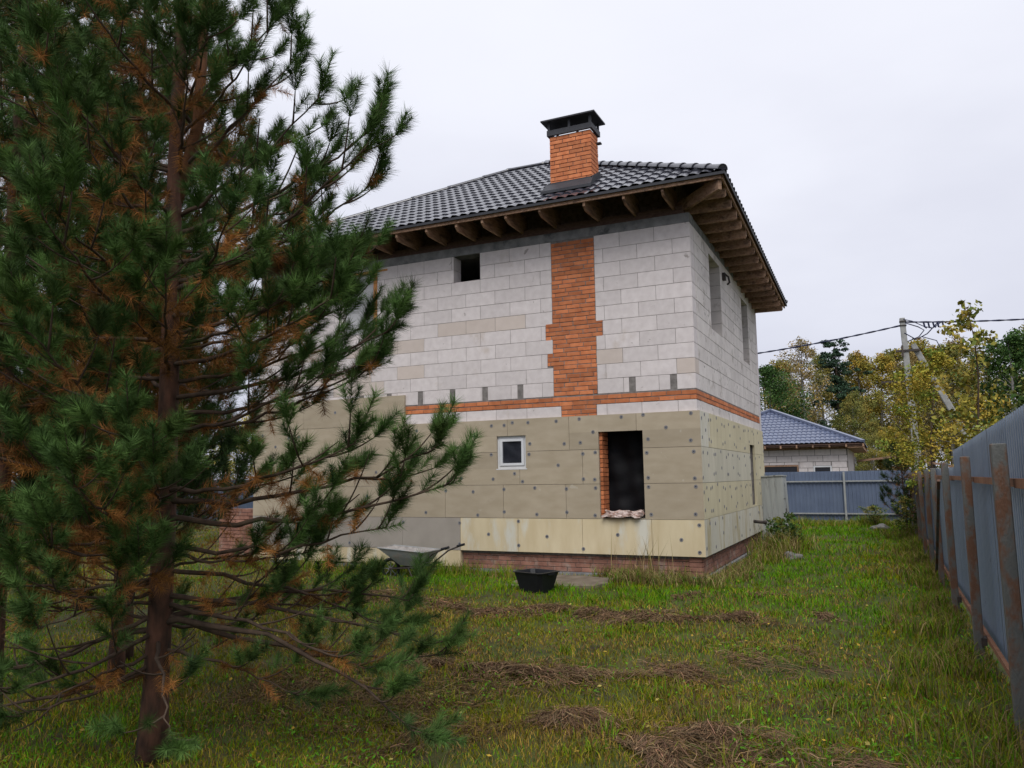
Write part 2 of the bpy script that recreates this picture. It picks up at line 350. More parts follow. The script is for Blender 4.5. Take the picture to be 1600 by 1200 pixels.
# inner floors, partition and ceiling keep the inside dark
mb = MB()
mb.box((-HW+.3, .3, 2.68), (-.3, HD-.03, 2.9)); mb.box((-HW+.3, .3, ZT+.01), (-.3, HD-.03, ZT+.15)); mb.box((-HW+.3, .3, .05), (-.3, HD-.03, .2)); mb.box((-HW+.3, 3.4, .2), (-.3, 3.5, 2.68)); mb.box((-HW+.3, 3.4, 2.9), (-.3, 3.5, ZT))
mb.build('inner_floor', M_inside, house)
# ring beam and dark masonry under the rafters
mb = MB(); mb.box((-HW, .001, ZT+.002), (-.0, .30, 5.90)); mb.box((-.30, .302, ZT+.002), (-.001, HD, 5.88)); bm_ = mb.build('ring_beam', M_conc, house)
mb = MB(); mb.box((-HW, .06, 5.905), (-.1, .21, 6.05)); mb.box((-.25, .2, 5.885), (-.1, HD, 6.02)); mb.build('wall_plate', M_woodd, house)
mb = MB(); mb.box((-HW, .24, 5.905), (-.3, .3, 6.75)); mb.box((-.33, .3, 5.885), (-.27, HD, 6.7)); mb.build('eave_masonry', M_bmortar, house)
# bricks ---------------------------------------------------------------
def brick_rows(parent, x0f, x1f, z0, z1, y, depth, mm, pitch=.0755, ind=True, name='brick', L=.25, axis='x', h=.065):
    """running bond between x0f(z) and x1f(z)"""
    b = MB(); n = 0; r = 0; z = z0
    while z+h <= z1+.012:
        zm = z+h/2; a, c = x0f(zm), x1f(zm); u = a; first = [L, L*.5, L*.75, L*.25][r % 4] if axis == 'x' else [L*.5, L][r % 2]
        first *= random.uniform(.9, 1.1)
        while u < c-.02:
            ln = min(first, c-u); first = L*random.uniform(.97, 1.03)
            if c-(u+ln) < .045: ln = c-u
            dy = random.uniform(-.003, .003); dz = random.uniform(-.002, .002)
            if ind:
                ln2 = round((ln-.010)/.01)*.01; ln2 = min(ln2, ln-.004)
                size = (ln2, depth, h) if axis == 'x' else (depth, ln2, h)
                loc = (u+.004, y+dy, z+dz) if axis == 'x' else (y-depth+dy, u+.004, z+dz)
                obj(name, boxmesh(name, *size, .004, mm), None, parent, loc, (0, 0, 0))
            elif axis == 'x': b.box((u+.004, y+dy, z+dz), (u+ln-.005, y+depth, z+h+dz))
            else: b.box((y-depth, u+.004, z+dz), (y+dy, u+ln-.005, z+h+dz))
            u += ln; n += 1
        z += pitch; r += 1
    return b, n
cm = MB()
for r in range(11):
    z = ZB+.25*r; a, c = col_span(z+.1); cm.box((a+.002, .007, z), (c-.002, .288, z+.25))
cm.box((-2.318, .007, 2.58), (-1.682, .288, 2.82))
brickcol = cm.build('brick_column', M_bmortar, house)
_, nb1 = brick_rows(brickcol, lambda z: col_span(z)[0], lambda z: col_span(z)[1], ZB+.008, ZT-.005, -.002, .2, M_brick)
brick_rows(brickcol, lambda z: -2.32, lambda z: -1.68, 2.60, 2.81, -.002, .2, M_brick)
cm = MB(); cm.box((-HW, .008, 2.817), (-.004, .287, ZB-.001)); cm.box((-.287, .29, 2.817), (-.008, HD, ZB-.001)); belt = cm.build('brick_belt', M_bmortar, house)
b, nb2 = brick_rows(belt, lambda z: -HW, lambda z: 0, 2.824, ZB-.02, -.003, .2, M_brick, .081, False); b.build('belt_brick', M_brick, belt, kind='stuff')
b, _ = brick_rows(belt, lambda z: .0, lambda z: HD, 2.824, ZB-.02, .003, .2, M_brick, .081, False, axis='y'); b.build('belt_brick', M_brick, belt, kind='stuff')
cm = MB(); cm.box((-HW, .03, -.1), (-.03, .29, .335)); cm.box((-.29, .03, -.1), (-.028, HD, .335)); plinth = cm.build('plinth', M_bmortar, house)
_, nb3 = brick_rows(plinth, lambda z: -4.27, lambda z: -.0, .035, .335, .022, .2, M_brickp, .0745)
b, _ = brick_rows(plinth, lambda z: .0, lambda z: HD, .035, .335, -.022, .2, M_brickp, .0745, False, axis='y'); b.build('plinth_brick', M_brickp, plinth, kind='stuff')
b, _ = brick_rows(plinth, lambda z: -10.15, lambda z: -HW, .0, 1.05, .06, .2, M_brickp, .0755, False); b.build('porch_brick', M_brickp, plinth, kind='stuff')
mb = MB(); mb.box((-HW-.1, -.06, -.2), (.06, .02, .03)); mb.box((.0, .02, -.2), (.06, HD, .03)); mb.build('footing', M_conc, house)
# foam boards ------------------------------------------------------------
capm = MB(); n = 14
ring = lambda r, y: [(r*math.cos(2*math.pi*k/n), y, r*math.sin(2*math.pi*k/n)) for k in range(n)]
vs = ring(.031, 0)+ring(.029, -.004)+ring(.013, -.004)+ring(.011, -.001)
capm.add(vs, [(i*n+k, i*n+(k+1) % n, (i+1)*n+(k+1) % n, (i+1)*n+k) for i in range(3) for k in range(n)]); capm.add(ring(.0112, -.0012), [tuple(range(n))], 1)
CAPME = capm.mesh('dowel_cap'); CAPME.materials.append(M_cap); CAPME.materials.append(M_capc)
caps = [(-3.64,2.53),(-3.39,2.53),(-3.23,2.57),(-2.93,2.56),(-2.4,2.56),(-1.98,2.58),(-1.24,2.58),(-.87,2.60),(-.09,2.59),(-.5,2.38),(-1.74,2.35),(-1.97,2.18),(-2.26,2.17),(-2.9,2.19),(-.8,2.2),(-.11,2.16),(-2.92,2.01),(-3.65,2.02),(-1.93,1.99),(-1.71,2.01),(-.83,1.98),(-.07,1.98),(-2.38,1.81),(-.82,1.58),(-.07,1.56),(-1.93,1.57),(-1.73,1.56),(-3.2,1.68),(-3.05,1.54),(-3.62,1.59),(-3.41,1.41),(-2.82,1.43),(-2.24,1.41),(-1.72,1.42),(-.82,1.43),(-.06,1.43),(-3.41,1.02),(-2.79,.98),(-2.24,1.02),(-1.74,.97),(-.79,.99),(-.08,1.0),(-3.14,.86),(-1.97,.85),(-.79,.82),(-.03,.83),(-2.61,.61),(-1.36,.66),(-.32,.6),(-3.14,.45),(-1.96,.42),(-.79,.44),(-.04,.41),(-3.72,.63),(-3.98,2.36),(-4.34,2.16),(-4.26,1.61),(-4.58,1.39),(-4.02,1.37),(-3.93,.96),(-5.77,.98),(-5.49,.82),(-5.5,.43),(-4.3,.82),(-4.3,.45),(-6.68,3.13),(-8.23,2.47),(-7.97,2.48),(-8.57,2.3),(-8.92,2.54),(-7.08,2.93),(-5.2,2.5),(-5.3,1.9),(-6.1,1.75),(-6.9,1.95),(-7.6,1.6),(-5.0,1.0),(-6.3,1.3),(-7.0,1.05),(-6.7,.8),(-6.7,.42)]
ROWZ = [.34, .913, 1.487, 2.06, 2.634, 3.19]
ends = [[-HW-.03, -7.86, -6.69, -5.5, -4.285, -3.15, -1.97, -.79, .05], [-HW-.03, -8.1, -6.95, -5.78, -4.59, -3.42, -2.25, -1.27, .05],
        [-HW-.03, -7.8, -6.6, -5.44, -4.27, -3.1, -1.94, -.9, .05], [-HW-.03, -8.05, -6.88, -5.70, -4.50, -3.33, -2.17, -.99, .05], [-HW-.03, -7.86, -6.69, -5.47]]
FHf = [W_SQ, (W_DOOR[0]-.01, W_DOOR[1]+.01, W_DOOR[2], W_DOOR[3])]
boards = []
for r in range(5):
    for a, b in zip(ends[r], ends[r][1:]):
        e = 1 if b > .01 else 0
        mm = M_foamt
        if r == 0: mm = M_foamy if a > -4.3 else M_foamg
        dy = random.uniform(-.004, .0)
        pl_ = plate(a+.003, b-.003*(1-e), ROWZ[r]+.003, ROWZ[r+1]-.003, -.05+dy, -.003, FHf)
        o = pl_.build('foam_board', mm, house); boards.append((a, b, ROWZ[r], ROWZ[r+1], o, dy))
for a, b in ((-HW-.03, -7.9), (-7.9, -6.6), (-6.6, -5.4), (-5.4, -4.285)):
    plate(a+.002, b-.002, .055, .337, -.048, .028).build('foam_board', M_foamy, house)
for x, z in caps:
    for a, b, c, d, o, dy in boards:
        if a < x < b and c < z < d: obj('dowel_cap', CAPME, None, o, (x, -.051+dy, z), (0, random.random()*3, 0)); break
se = [[-.05, .9, 2.1, 3.3, 4.5, 5.8, HD+.03], [-.05, .6, 1.8, 3.0, 4.2, 5.4, HD+.03], [-.05, 1.0, 2.2, 3.4, 4.98, 5.66, HD+.03], [-.05, .7, 1.9, 3.1, 4.3, 5.5, HD+.03]]
for r in range(4):
    for i, (a, b) in enumerate(zip(se[r], se[r][1:])):
        mm = [M_foampale, M_foamsy, M_foams, M_foamsy][r]
        if r == 3 and i == 0: mm = M_foampale
        if r == 2 and i >= 4: mm = M_foamsy
        dx = random.uniform(0, .003)
        a2 = a+(.052 if i == 0 else 0)
        o = plate(a2-(.05 if i == 0 else 0)+.003, b-.002, ROWZ[r]+.003, ROWZ[r+1]-.003, .003, .05+dx, [S_LOW], 'y').build('foam_board', mm, house)
        for (u, v) in ((.08, .12), (.08, .46), (b-a-.08, .12), (b-a-.08, .46), ((b-a)/2+.03, .28), ((b-a)*.5-.05, .5)):
            y, z = a+u, ROWZ[r]+v
            if S_LOW[0]-.04 < y < S_LOW[1]+.04 and S_LOW[2]-.04 < z < S_LOW[3]+.04 or y < 0 or (r == 0 and random.random() < .35): continue
            obj('dowel_cap', CAPME, None, o, (.051+dx, y+random.uniform(-.04, .04), z+random.uniform(-.04, .04)), (0, 0, R(90)))
# openings -----------------------------------------------------------------
def window(x0, x1, z0, z1, y, parent):
    fr = plate(x0, x1, z0, z1, y, y+.06, [(x0+.045, x1-.045, z0+.045, z1-.045)]).build('window_frame', M_white, parent)
    plate(x0+.05, x1-.05, z0+.05, z1-.05, y-.015, y+.045, [(x0+.095, x1-.095, z0+.095, z1-.095)]).build('sash', M_white, fr)
    b = MB(); b.box((x0+.09, y+.012, z0+.09), (x1-.09, y+.02, z1-.09)); b.build('pane', M_glass, fr)
    b = MB(); b.box((x0+.06, y-.024, (z0+z1)/2-.05), (x0+.075, y-.015, (z0+z1)/2+.05)); b.build('handle', M_white, fr)
    return fr
window(-3.54, -2.98, 1.77, 2.34, -.012, house)
b = MB(); b.box((-3.55, -.055, 1.75), (-2.96, -.008, 1.768)); b.build('window_sill', M_white, house)
def cloth(name, x0, x1, z0, z1, y, m, parent, nx=24, nz=30, amp=.03):
    V = []; Fc = []
    for j in range(nz+1):
        for i in range(nx+1):
            x = x0+(x1-x0)*i/nx; z = z0+(z1-z0)*j/nz
            V.append((x, y+amp*(math.sin(x*17+z*3)*.4+math.sin((x*.8+z)*9)*.4+math.sin(z*21-x*5)*.2), z))
    for j in range(nz):
        for i in range(nx): q = j*(nx+1)+i; Fc.append((q, q+1, q+nx+2, q+nx+1))
    me = bpy.data.meshes.new(name); me.from_pydata(V, [], Fc); me.polygons.foreach_set('use_smooth', [True]*len(Fc)); return obj(name, me, m, parent)
cloth('black_film', -1.72, -.86, .80, 2.5, .36, M_tarp, house, amp=.045)
cloth('window_film', -6.93, -6.24, 4.47, 5.64, .06, M_film, house, amp=.015)
mb = MB(); mb.box((-6.22, -.01, 4.45), (-6.145, .05, 5.66)); mb.box((-6.95, -.01, 5.662), (-5.9, .05, 5.70)); mb.build('timber_strip', M_woodo, house)
b, _ = brick_rows(house, lambda z: .0, lambda z: .30, .93, 2.35, -1.60, .05, M_brick, .0755, False, axis='y'); b.build('reveal_brick', M_brick, house, kind='stuff')
plate(-1.60, -.90, .90, .935, -.05, .30).build('opening_sill', M_mortar, house)
mb = MB(); mb.tube([(.0, 5.0, .62), (.28, 4.95, .60)], .035, 10); mb.tube([(.28, 4.95, .60), (.31, 4.94, .60)], .045, 10); mb.build('waste_pipe', M_steelb, house, True)
mb = MB(); mb.box((.0, 2.82, 5.40), (.06, 2.94, 5.54)); mb.tube([(.05, 2.88, 5.52), (.11, 2.9, 5.46), (.12, 2.95, 5.36), (.07, 2.98, 5.33)], .02, 6); mb.build('cable_bracket', M_steelb, house)
# roof ------------------------------------------------------------------------
A_ = Vector((-9.8, -.75, 6.2)); D_ = Vector((.72, -.75, 6.2)); B_ = Vector((-4.95, 3.55, 8.75)); C_ = Vector((-3.95, 3.55, 8.75))
E_ = Vector((.72, 7.55, 5.74)); G_ = Vector((-9.8, 7.85, 6.1))
roof = MB()
for q in ((A_, D_, C_, B_), (D_, E_, C_), (E_, G_, B_, C_), (G_, A_, B_)):
    roof.add([v-Vector((0, 0, .03)) for v in q], [tuple(range(len(q)))[::-1]])
roof = roof.build('roof', M_woodd, house)
def tile_slope(ea, eb, ta, tb, ax, step=.352, wave=.183):
    nrm = (eb-ea).cross(ta-ea); nrm.normalize()
    if nrm.z < 0: nrm.negate()
    dv = step/((ta+tb)/2-(ea+eb)/2).length*1.0; rows = []; v = 0
    while v < 1:
        rows.append((v, .024)); rows.append((min(v+dv*.5, 1), .012)); rows.append((min(v+dv*.995, 1), .0)); v += dv
    s0, s1 = min(ea[ax], eb[ax]), max(ea[ax], eb[ax]); cols = np.arange(s0, s1+.02, wave/8)
    V = []; Fc = []; nc = len(cols); valid = []
    for (v, h) in rows:
        L = ea.lerp(ta, v); Rr = eb.lerp(tb, v); a, b = L[ax], Rr[ax]; lo, hi = min(a, b), max(a, b); vr = []
        for s in cols:
            t = (min(max(s, lo), hi)-a)/(b-a) if abs(b-a) > 1e-6 else .5
            ph = 2*math.pi*s/wave; prof = (.5+.5*math.sin(ph)+.18*math.sin(2*ph+1))*.030
            V.append(tuple(L.lerp(Rr, t)+nrm*(h+prof))); vr.append(lo-wave/8 < s < hi+wave/8)
        valid.append(vr)
    for j in range(len(rows)-1):
        for i in range(nc-1):
            if valid[j][i] and valid[j][i+1]: Fc.append((j*nc+i, j*nc+i+1, (j+1)*nc+i+1, (j+1)*nc+i))
    me = bpy.data.meshes.new('tile_sheet'); me.from_pydata(V, [], Fc)
    return obj('tile_sheet', me, M_roof, roof)
tile_slope(A_, D_, B_, C_, 0); tile_slope(D_, E_, C_, C_, 1); tile_slope(E_, G_, C_, B_, 0); tile_slope(G_, A_, B_, B_, 1)
def caps_along(p, q, m, parent, r=.085, L=.36, plain=False):
    d = q-p; n = int(d.length/L); d.normalize(); sx = d.cross(Vector((0, 0, 1))).normalized(); up = sx.cross(d).normalized()
    for k in range(n+1):
        a = p+d*L*k; b = a+d*(L+.05 if k < n else (q-p).length-L*k); mb = MB(); K = 8; rows = []
        for (c, rr) in ((a, r*1.08), (a+(b-a)*.06, r*1.10), (a+(b-a)*.14, r), (b, r*.86)):
            rows.append([c+(sx*math.cos(math.pi*i/K)*rr+up*(math.sin(math.pi*i/K)*rr*.95+.012)) for i in range(K+1)])
        V = [v for row in rows for v in row]
        Fc = [(j*(K+1)+i, j*(K+1)+i+1, (j+1)*(K+1)+i+1, (j+1)*(K+1)+i) for j in range(3) for i in range(K)]+[tuple(range(K+1))]
        mb.add(V, Fc); mb.build('ridge_cap', m, parent, True)
caps_along(D_+Vector((-.03, .03, .03)), C_+Vector((0, 0, .03)), M_roof, roof)
caps_along(A_+Vector((.03, .03, .02)), B_+Vector((0, 0, .02)), M_roof, roof, .06, .9)
caps_along(B_+Vector((0, 0, .02)), C_+Vector((0, 0, .02)), M_roof, roof, .06, .9)
caps_along(E_+Vector((-.03, -.03, .03)), C_+Vector((0, 0, .03)), M_roof, roof)
# drip edges, boards and rafters
T = .593
mb = MB(); mb.beam(A_+Vector((0, .0, -.012)), D_+Vector((0, 0, -.012)), .012, .045, (0, 0, 1)); mb.beam(D_+Vector((0, 0, -.012)), E_+Vector((0, 0, -.012)), .012, .05); mb.build('drip_edge', M_dark, roof)
mb = MB(); mb.beam((-9.75, -.70, 6.15), (.66, -.70, 6.15), .03, .075); mb.build('eave_board', M_wood, house)
mb = MB(); mb.beam((-9.7, -.60, 6.19), (.6, -.60, 6.19), .12, .03); mb.build('eave_board', M_wood, house)
mb = MB(); mb.beam((.665, -.68, 6.15), (.665, 7.5, 5.69), .03, .075); mb.build('eave_board', M_wood, house)
for x in (-9.4, -8.75, -8.1, -7.45, -6.93, -6.43, -5.84, -5.24, -4.62, -3.99, -3.45, -3.02, -2.37, -1.56, -.92, -.26):
    mb = MB(); tw = random.uniform(-.02, .02); dz = random.uniform(-.02, .015); w2 = .02; yb = .24; zt = 6.155
    P = [(-.685, zt), (-.685, 6.06+dz), (-.58+random.uniform(-.05, .04), 6.0+dz), (yb, 5.985), (yb, zt+.2), (-.4, zt+.13)]; n_ = len(P)
    V = [(x-w2, y, z) for y, z in P]+[(x+w2, y, z) for y, z in P]
    V = [(v[0]+(tw if v[1] < 0 else 0), v[1], v[2]) for v in V]
    mb.add(V, [tuple(range(n_))[::-1], tuple(range(n_, 2*n_))]+[(i, (i+1) % n_, n_+(i+1) % n_, n_+i) for i in range(n_)]); mb.build('rafter', M_wood, house)
y = -.30
while y < 7.3:
    e = 6.2-.0554*(y+.75); zt = e-.04; zb_ = zt-.185+random.uniform(-.015, .015); xb = max(-.25, -y+.03); dr = random.uniform(-.02, .02)
    P = [(.655, zt), (.655, zb_+.03), (.63, zb_), (xb, zb_+.01), (xb, zt+.1), (.45, zt+.08)]; mb = MB(); n_ = len(P)
    V = [(x, y-.026+dr, z) for x, z in P]+[(x, y+.026, z) for x, z in P]
    mb.add(V, [tuple(range(n_)), tuple(range(n_, 2*n_))[::-1]]+[(i, n_+i, n_+(i+1) % n_, (i+1) % n_) for i in range(n_)]); mb.build('rafter', M_wood, house); y += .50
mb = MB(); mb.beam((.63, -.66, 6.06), (-.25, .24, 6.06), .06, .2); mb.build('hip_rafter', M_wood, house)
# chimney ------------------------------------------------------------------------
mb = MB(); mb.box((-2.432, .012, 6.4), (-1.668, .388, 7.68)); chim = mb.build('chimney', M_bmortar, house)
r = 0; z = 6.62
while z < 7.67:
    u = -2.44; first = [.25, .125, .19, .09][r % 4]
    while u < -1.67:
        ln = min(first, -1.66-u); first = .25
        if -1.66-(u+ln) < .05: ln = -1.66-u
        endb = u+ln > -1.67
        dep = .19 if (not endb or r % 2) else .385
        l2 = ln-.009 if not endb else ln-.004
        obj('brick', boxmesh('chimney_brick', round(l2, 2) if not endb else l2, .19, .065, .004, M_brickc), None, chim, (u+.004, random.uniform(-.003, .003), z)); u += ln
    cuts = [(.192, .397)] if r % 2 else [(.192, .29), (.295, .397)]
    for a, b in cuts: obj('brick', boxmesh('chimney_brick', .12, b-a-.008, .065, .004, M_brickc), None, chim, (-1.78+random.uniform(-.002, .002), a+.004, z))
    r += 1; z += .0755
rear = MB(); z = 6.62
while z < 7.67: rear.box((-2.44, .197, z), (-2.30, .397, z+.065)); rear.box((-2.29, .39, z), (-1.79, .4, z+.065)); z += .0755
rear.build('rear_brick', M_brickc, chim, kind='stuff')
zc = 7.69
mb = MB()
b_ = plate(-2.475, -1.625, -.035, .435, 0, .1, [(-2.43, -1.67, .01, .39)])
b_.v = [(x, z, y+zc) for x, y, z in b_.v]; b_.build('collar', M_dark, chim)
for x in (-2.44, -2.05, -1.66):
    for y_ in (-.015, .415): mb = MB(); mb.box((x-.022, y_-.012, zc+.08), (x+.022, y_+.012, zc+.27)); mb.build('cap_post', M_dark, chim)
mb = MB(); x0, x1, y0, y1 = -2.56, -1.545, -.12, .50; zz = zc+.245
mb.add([(x0,y0,zz),(x1,y0,zz),(x1,y1,zz),(x0,y1,zz),(x0,y0,zz+.025),(x1,y0,zz+.025),(x1,y1,zz+.025),(x0,y1,zz+.025),(-2.3,.2,zz+.15),(-1.8,.2,zz+.15)],
       [(3,2,1,0),(0,1,5,4),(1,2,6,5),(2,3,7,6),(3,0,4,7),(4,5,9,8),(5,6,9),(6,7,8,9),(7,4,8)]); mb.build('chimney_cap', M_dark, chim)
mb = MB(); mb.box((-1.66, .30, 7.52), (-1.58, .38, 7.545)); mb.build('side_vent', M_dark, chim)
mb = MB(); mb.box((-2.46, -.045, 6.60), (-1.64, -.005, 6.80)); mb.add([(-2.47,-.02,6.80),(-1.63,-.02,6.80),(-1.58,-.28,6.585),(-2.52,-.28,6.585),(-2.47,-.03,6.65),(-1.63,-.03,6.65),(-1.58,-.28,6.535),(-2.52,-.28,6.535)], [(0,3,2,1),(0,4,7,3),(1,2,6,5),(3,7,6,2),(4,5,6,7)])
mb.add([(-1.655,-.045,6.6),(-1.635,-.045,6.6),(-1.635,.42,6.88),(-1.655,.42,6.88),(-1.655,-.045,6.80),(-1.635,-.045,6.80),(-1.635,.42,7.05),(-1.655,.42,7.05)], [(0,1,2,3),(4,7,6,5),(0,4,5,1),(1,5,6,2),(2,6,7,3),(3,7,4,0)])
mb.build('flashing', M_dark, chim)
# folded plastic on the opening's sill -------------------------------------------------
bmm = bmesh.new()
for (cx, cy, cz, sx, sy, sz) in ((-1.25, .04, 1.01, .60, .26, .055), (-1.27, .02, .965, .64, .30, .04), (-1.36, -.05, .96, .30, .10, .065), (-1.05, .03, 1.0, .26, .24, .06)):
    g = bmesh.ops.create_cube(bmm, size=1, matrix=Matrix.Translation((cx, cy, cz)) @ Matrix.Diagonal((sx, sy, sz, 1)))
bmesh.ops.subdivide_edges(bmm, edges=bmm.edges[:], cuts=7, use_grid_fill=True)
for v in bmm.verts:
    x, y_, z = v.co; v.co += Vector((math.sin(z*60+y_*20)*.014, math.sin(x*35+z*30)*.016, math.sin(x*19+y_*13)*.016+math.sin(x*47+y_*31)*.011+math.sin(x*101)*.004))
    v.co.z = max(v.co.z, .937)
me = bpy.data.meshes.new('plastic_bundle'); bmm.to_mesh(me); bmm.free()
tag(obj('plastic_bundle', me, M_bundle), 'folded pale pink plastic sheeting lying on the sill of the dark opening', 'plastic sheeting')

# ------------------------------------------------------------------ things by the wall
slab = MB(); slab.add([(-2.65, -1.75, .01), (-1.35, -1.35, .01), (-1.05, -.35, .02), (-2.75, -.3, .02), (-2.65, -1.75, -.08), (-1.35, -1.35, -.08), (-1.05, -.35, -.08), (-2.75, -.3, -.08)],
    [(0,1,2,3),(0,4,5,1),(1,5,6,2),(2,6,7,3),(3,7,4,0)]); slab.build('concrete_path', M_slab, kind='structure')
tub = empty('plastic_tub', (-1.93, -2.1, g1(-1.93, -2.1)), 'empty black rectangular plastic mixing tub standing on the grass below the wall', 'tub')
def ringbox(w0, d0, z0, w1, d1, z1, th, rim):
    mb = MB(); A = lambda w, d, z, c=.05: [(-w/2+c,-d/2,z),(w/2-c,-d/2,z),(w/2,-d/2+c,z),(w/2,d/2-c,z),(w/2-c,d/2,z),(-w/2+c,d/2,z),(-w/2,d/2-c,z),(-w/2,-d/2+c,z)]
    R_ = [A(w0, d0, z0), A(w1, d1, z1), A(w1+rim, d1+rim, z1), A(w1+rim, d1+rim, z1+.012), A(w1-th, d1-th, z1+.012), A(w0-th, d0-th, z0+th)]
    V = [v for r in R_ for v in r]; mb.add(V, [(j*8+i, j*8+(i+1) % 8, (j+1)*8+(i+1) % 8, (j+1)*8+i) for j in range(5) for i in range(8)]+[tuple(range(8))[::-1], tuple(range(40, 48))]); return mb
rot = Matrix.Rotation(R(28), 4, 'Z')
o = ringbox(.40, .33, 0, .53, .44, .27, .02, .03).build('tub_body', M_tub, None); o.parent = tub; o.rotation_euler = (0, 0, R(-18))
for s in (-1, 1):
    b = MB(); b.box((s*.285-.012, -.07, .245), (s*.285+.012, .07, .262)); h = b.build('handle', M_tub, None); h.parent = tub; h.rotation_euler = (0, 0, R(-18))
# wheelbarrow (nose to the left)
wb = empty('wheelbarrow', (-4.62, -1.1, g1(-4.62, -1.1)-.05), 'galvanised wheelbarrow with cement crust parked against the pale bottom foam board', 'wheelbarrow')
def wpart(mb, name, m, par=None, smooth=False):
    o = mb.build(name, m, None, smooth); o.parent = par or wb
    if par is None: o.rotation_euler = (0, 0, R(4))
    return o
mb = MB()
RB = [((-.16, -.17, .24), (.24, .17, .22)), ]
def tray(o):   # rings from the bottom to the rim; o = outward offset
    bot = [(-.16, -.15, .25), (.20, -.15, .22), (.20, .15, .22), (-.16, .15, .25)]
    mid = [(-.34, -.23, .40), (.30, -.25, .36), (.30, .25, .36), (-.34, .23, .40)]
    rim = [(-.52, -.27, .53), (.36, -.31, .47), (.36, .31, .47), (-.52, .27, .53)]
    out = []
    for r_ in (bot, mid, rim):
        q = []
        for i in range(4):
            a = Vector(r_[i]); b = Vector(r_[(i+1) % 4]); p = Vector(r_[i-1]); q += [a.lerp(p, .16), a*.97+(a.lerp(p, .08)+a.lerp(b, .08))*.015, a.lerp(b, .16)]
        c = sum(q, Vector())/12; out.append([c+(v-c)*(1-o) + Vector((0, 0, o*.08)) for v in q])
    return out
T_o = tray(0); T_i = tray(.035); n = 12
for Tq, flip in ((T_o, False), (T_i, True)):
    V = [v for r_ in Tq for v in r_]; Fc = [(j*n+i, j*n+(i+1) % n, (j+1)*n+(i+1) % n, (j+1)*n+i) for j in range(2) for i in range(n)]+[tuple(range(n))[::-1]]
    mb.add(V, Fc, 1 if flip else 0)
V = T_o[2]+T_i[2]; mb.add(V, [(i, (i+1) % n, n+(i+1) % n, n+i) for i in range(n)])
t_ = wpart(mb, 'tray', [M_galv, M_cement], smooth=False)
mb = MB(); mb.tube([Vector(v)+Vector((0, 0, .005)) for v in T_o[2]]+[T_o[2][0]], .012, 6); wpart(mb, 'rim', M_galv, t_)
for s in (-1, 1):
    mb = MB(); mb.tube([(-.42, s*.05, .17), (-.1, s*.16, .20), (.22, s*.22, .22), (.52, s*.29, .46), (.78, s*.30, .56)], .014, 7); fr_ = wpart(mb, 'frame_tube', M_steelb)
    mb = MB(); mb.tube([(.68, s*.30, .535), (.82, s*.30, .57)], .021, 8); wpart(mb, 'grip', M_tub, fr_)
    mb = MB(); mb.tube([(.30, s*.24, .28), (.24, s*.24, .0), (.14, s*.22, .0), (.02, s*.19, .21)], .012, 6); wpart(mb, 'leg', M_steelb)
mb = MB(); ww = []
for k in range(25): t = 2*math.pi*k/24; ww.append((-.42+.155*math.cos(t), 0, .17+.155*math.sin(t)))
mb.tube(ww, .028, 8); wh = wpart(mb, 'wheel', M_tub)
mb = MB(); mb.tube([(-.42, -.06, .17), (-.42, .06, .17)], .02, 8)
for k in range(4): t = math.pi*k/4; mb.tube([(-.42+.14*math.cos(t), 0, .17+.14*math.sin(t)), (-.42-.14*math.cos(t), 0, .17-.14*math.sin(t))], .008, 5)
wpart(mb, 'rim_spokes', M_galv, wh)
# cabinet beside the house
cab = empty('metal_cabinet', (.33, 6.55, 0), 'tall grey metal locker leaning beside the far corner of the house', 'locker')
def cpart(mb, name, m, par=None):
    o = mb.build(name, m, None); o.parent = par or cab
    if par is None: o.rotation_euler = (R(-2), R(-2.5), R(-8))
    return o
mb = MB(); mb.box((-.30, -.19, 0), (.27, .19, 1.55)); cb_ = cpart(mb, 'locker_body', M_cabinet)
for k in range(4):
    b = MB(); b.box((-.27+k*.135, -.198, .05), (-.165+k*.135, -.19, 1.5)); cpart(b, 'door_panel', M_cabinet)
b = MB(); b.box((-.32, -.22, 1.55), (.29, .21, 1.575)); cpart(b, 'lid', M_cabinet)
for z_ in (1.35, .78, .3): b = MB(); b.tube([(.275, -.06, z_-.04), (.275, -.06, z_+.04)], .016, 6); cpart(b, 'hinge', M_steelb)
b = MB(); b.box((.27, -.17, 1.05), (.285, -.02, 1.48)); cpart(b, 'side_plate', M_cabinet)
def rock(name, x, y, r, label):
    bm = bmesh.new(); bmesh.ops.create_icosphere(bm, subdivisions=3, radius=r)
    for v in bm.verts:
        n_ = v.co.normalized(); s = 1+.22*math.sin(n_.x*5+x*3)+.15*math.sin(n_.y*7+n_.z*4+y); v.co = Vector((v.co.x*s*1.35, v.co.y*s, v.co.z*s*.62))
    me = bpy.data.meshes.new(name); bm.to_mesh(me); bm.free(); me.polygons.foreach_set('use_smooth', [True]*len(me.polygons))
    tag(obj(name, me, M_stone, None, (x, y, g1(x, y)+r*.25)), label, 'stone')
rock('stone', .92, 3.6, .14, 'rounded grey stone in the grass in front of the grey locker')
rock('stone', 2.45, 13.2, .19, 'pale stone in the grass close to the blue back fence')

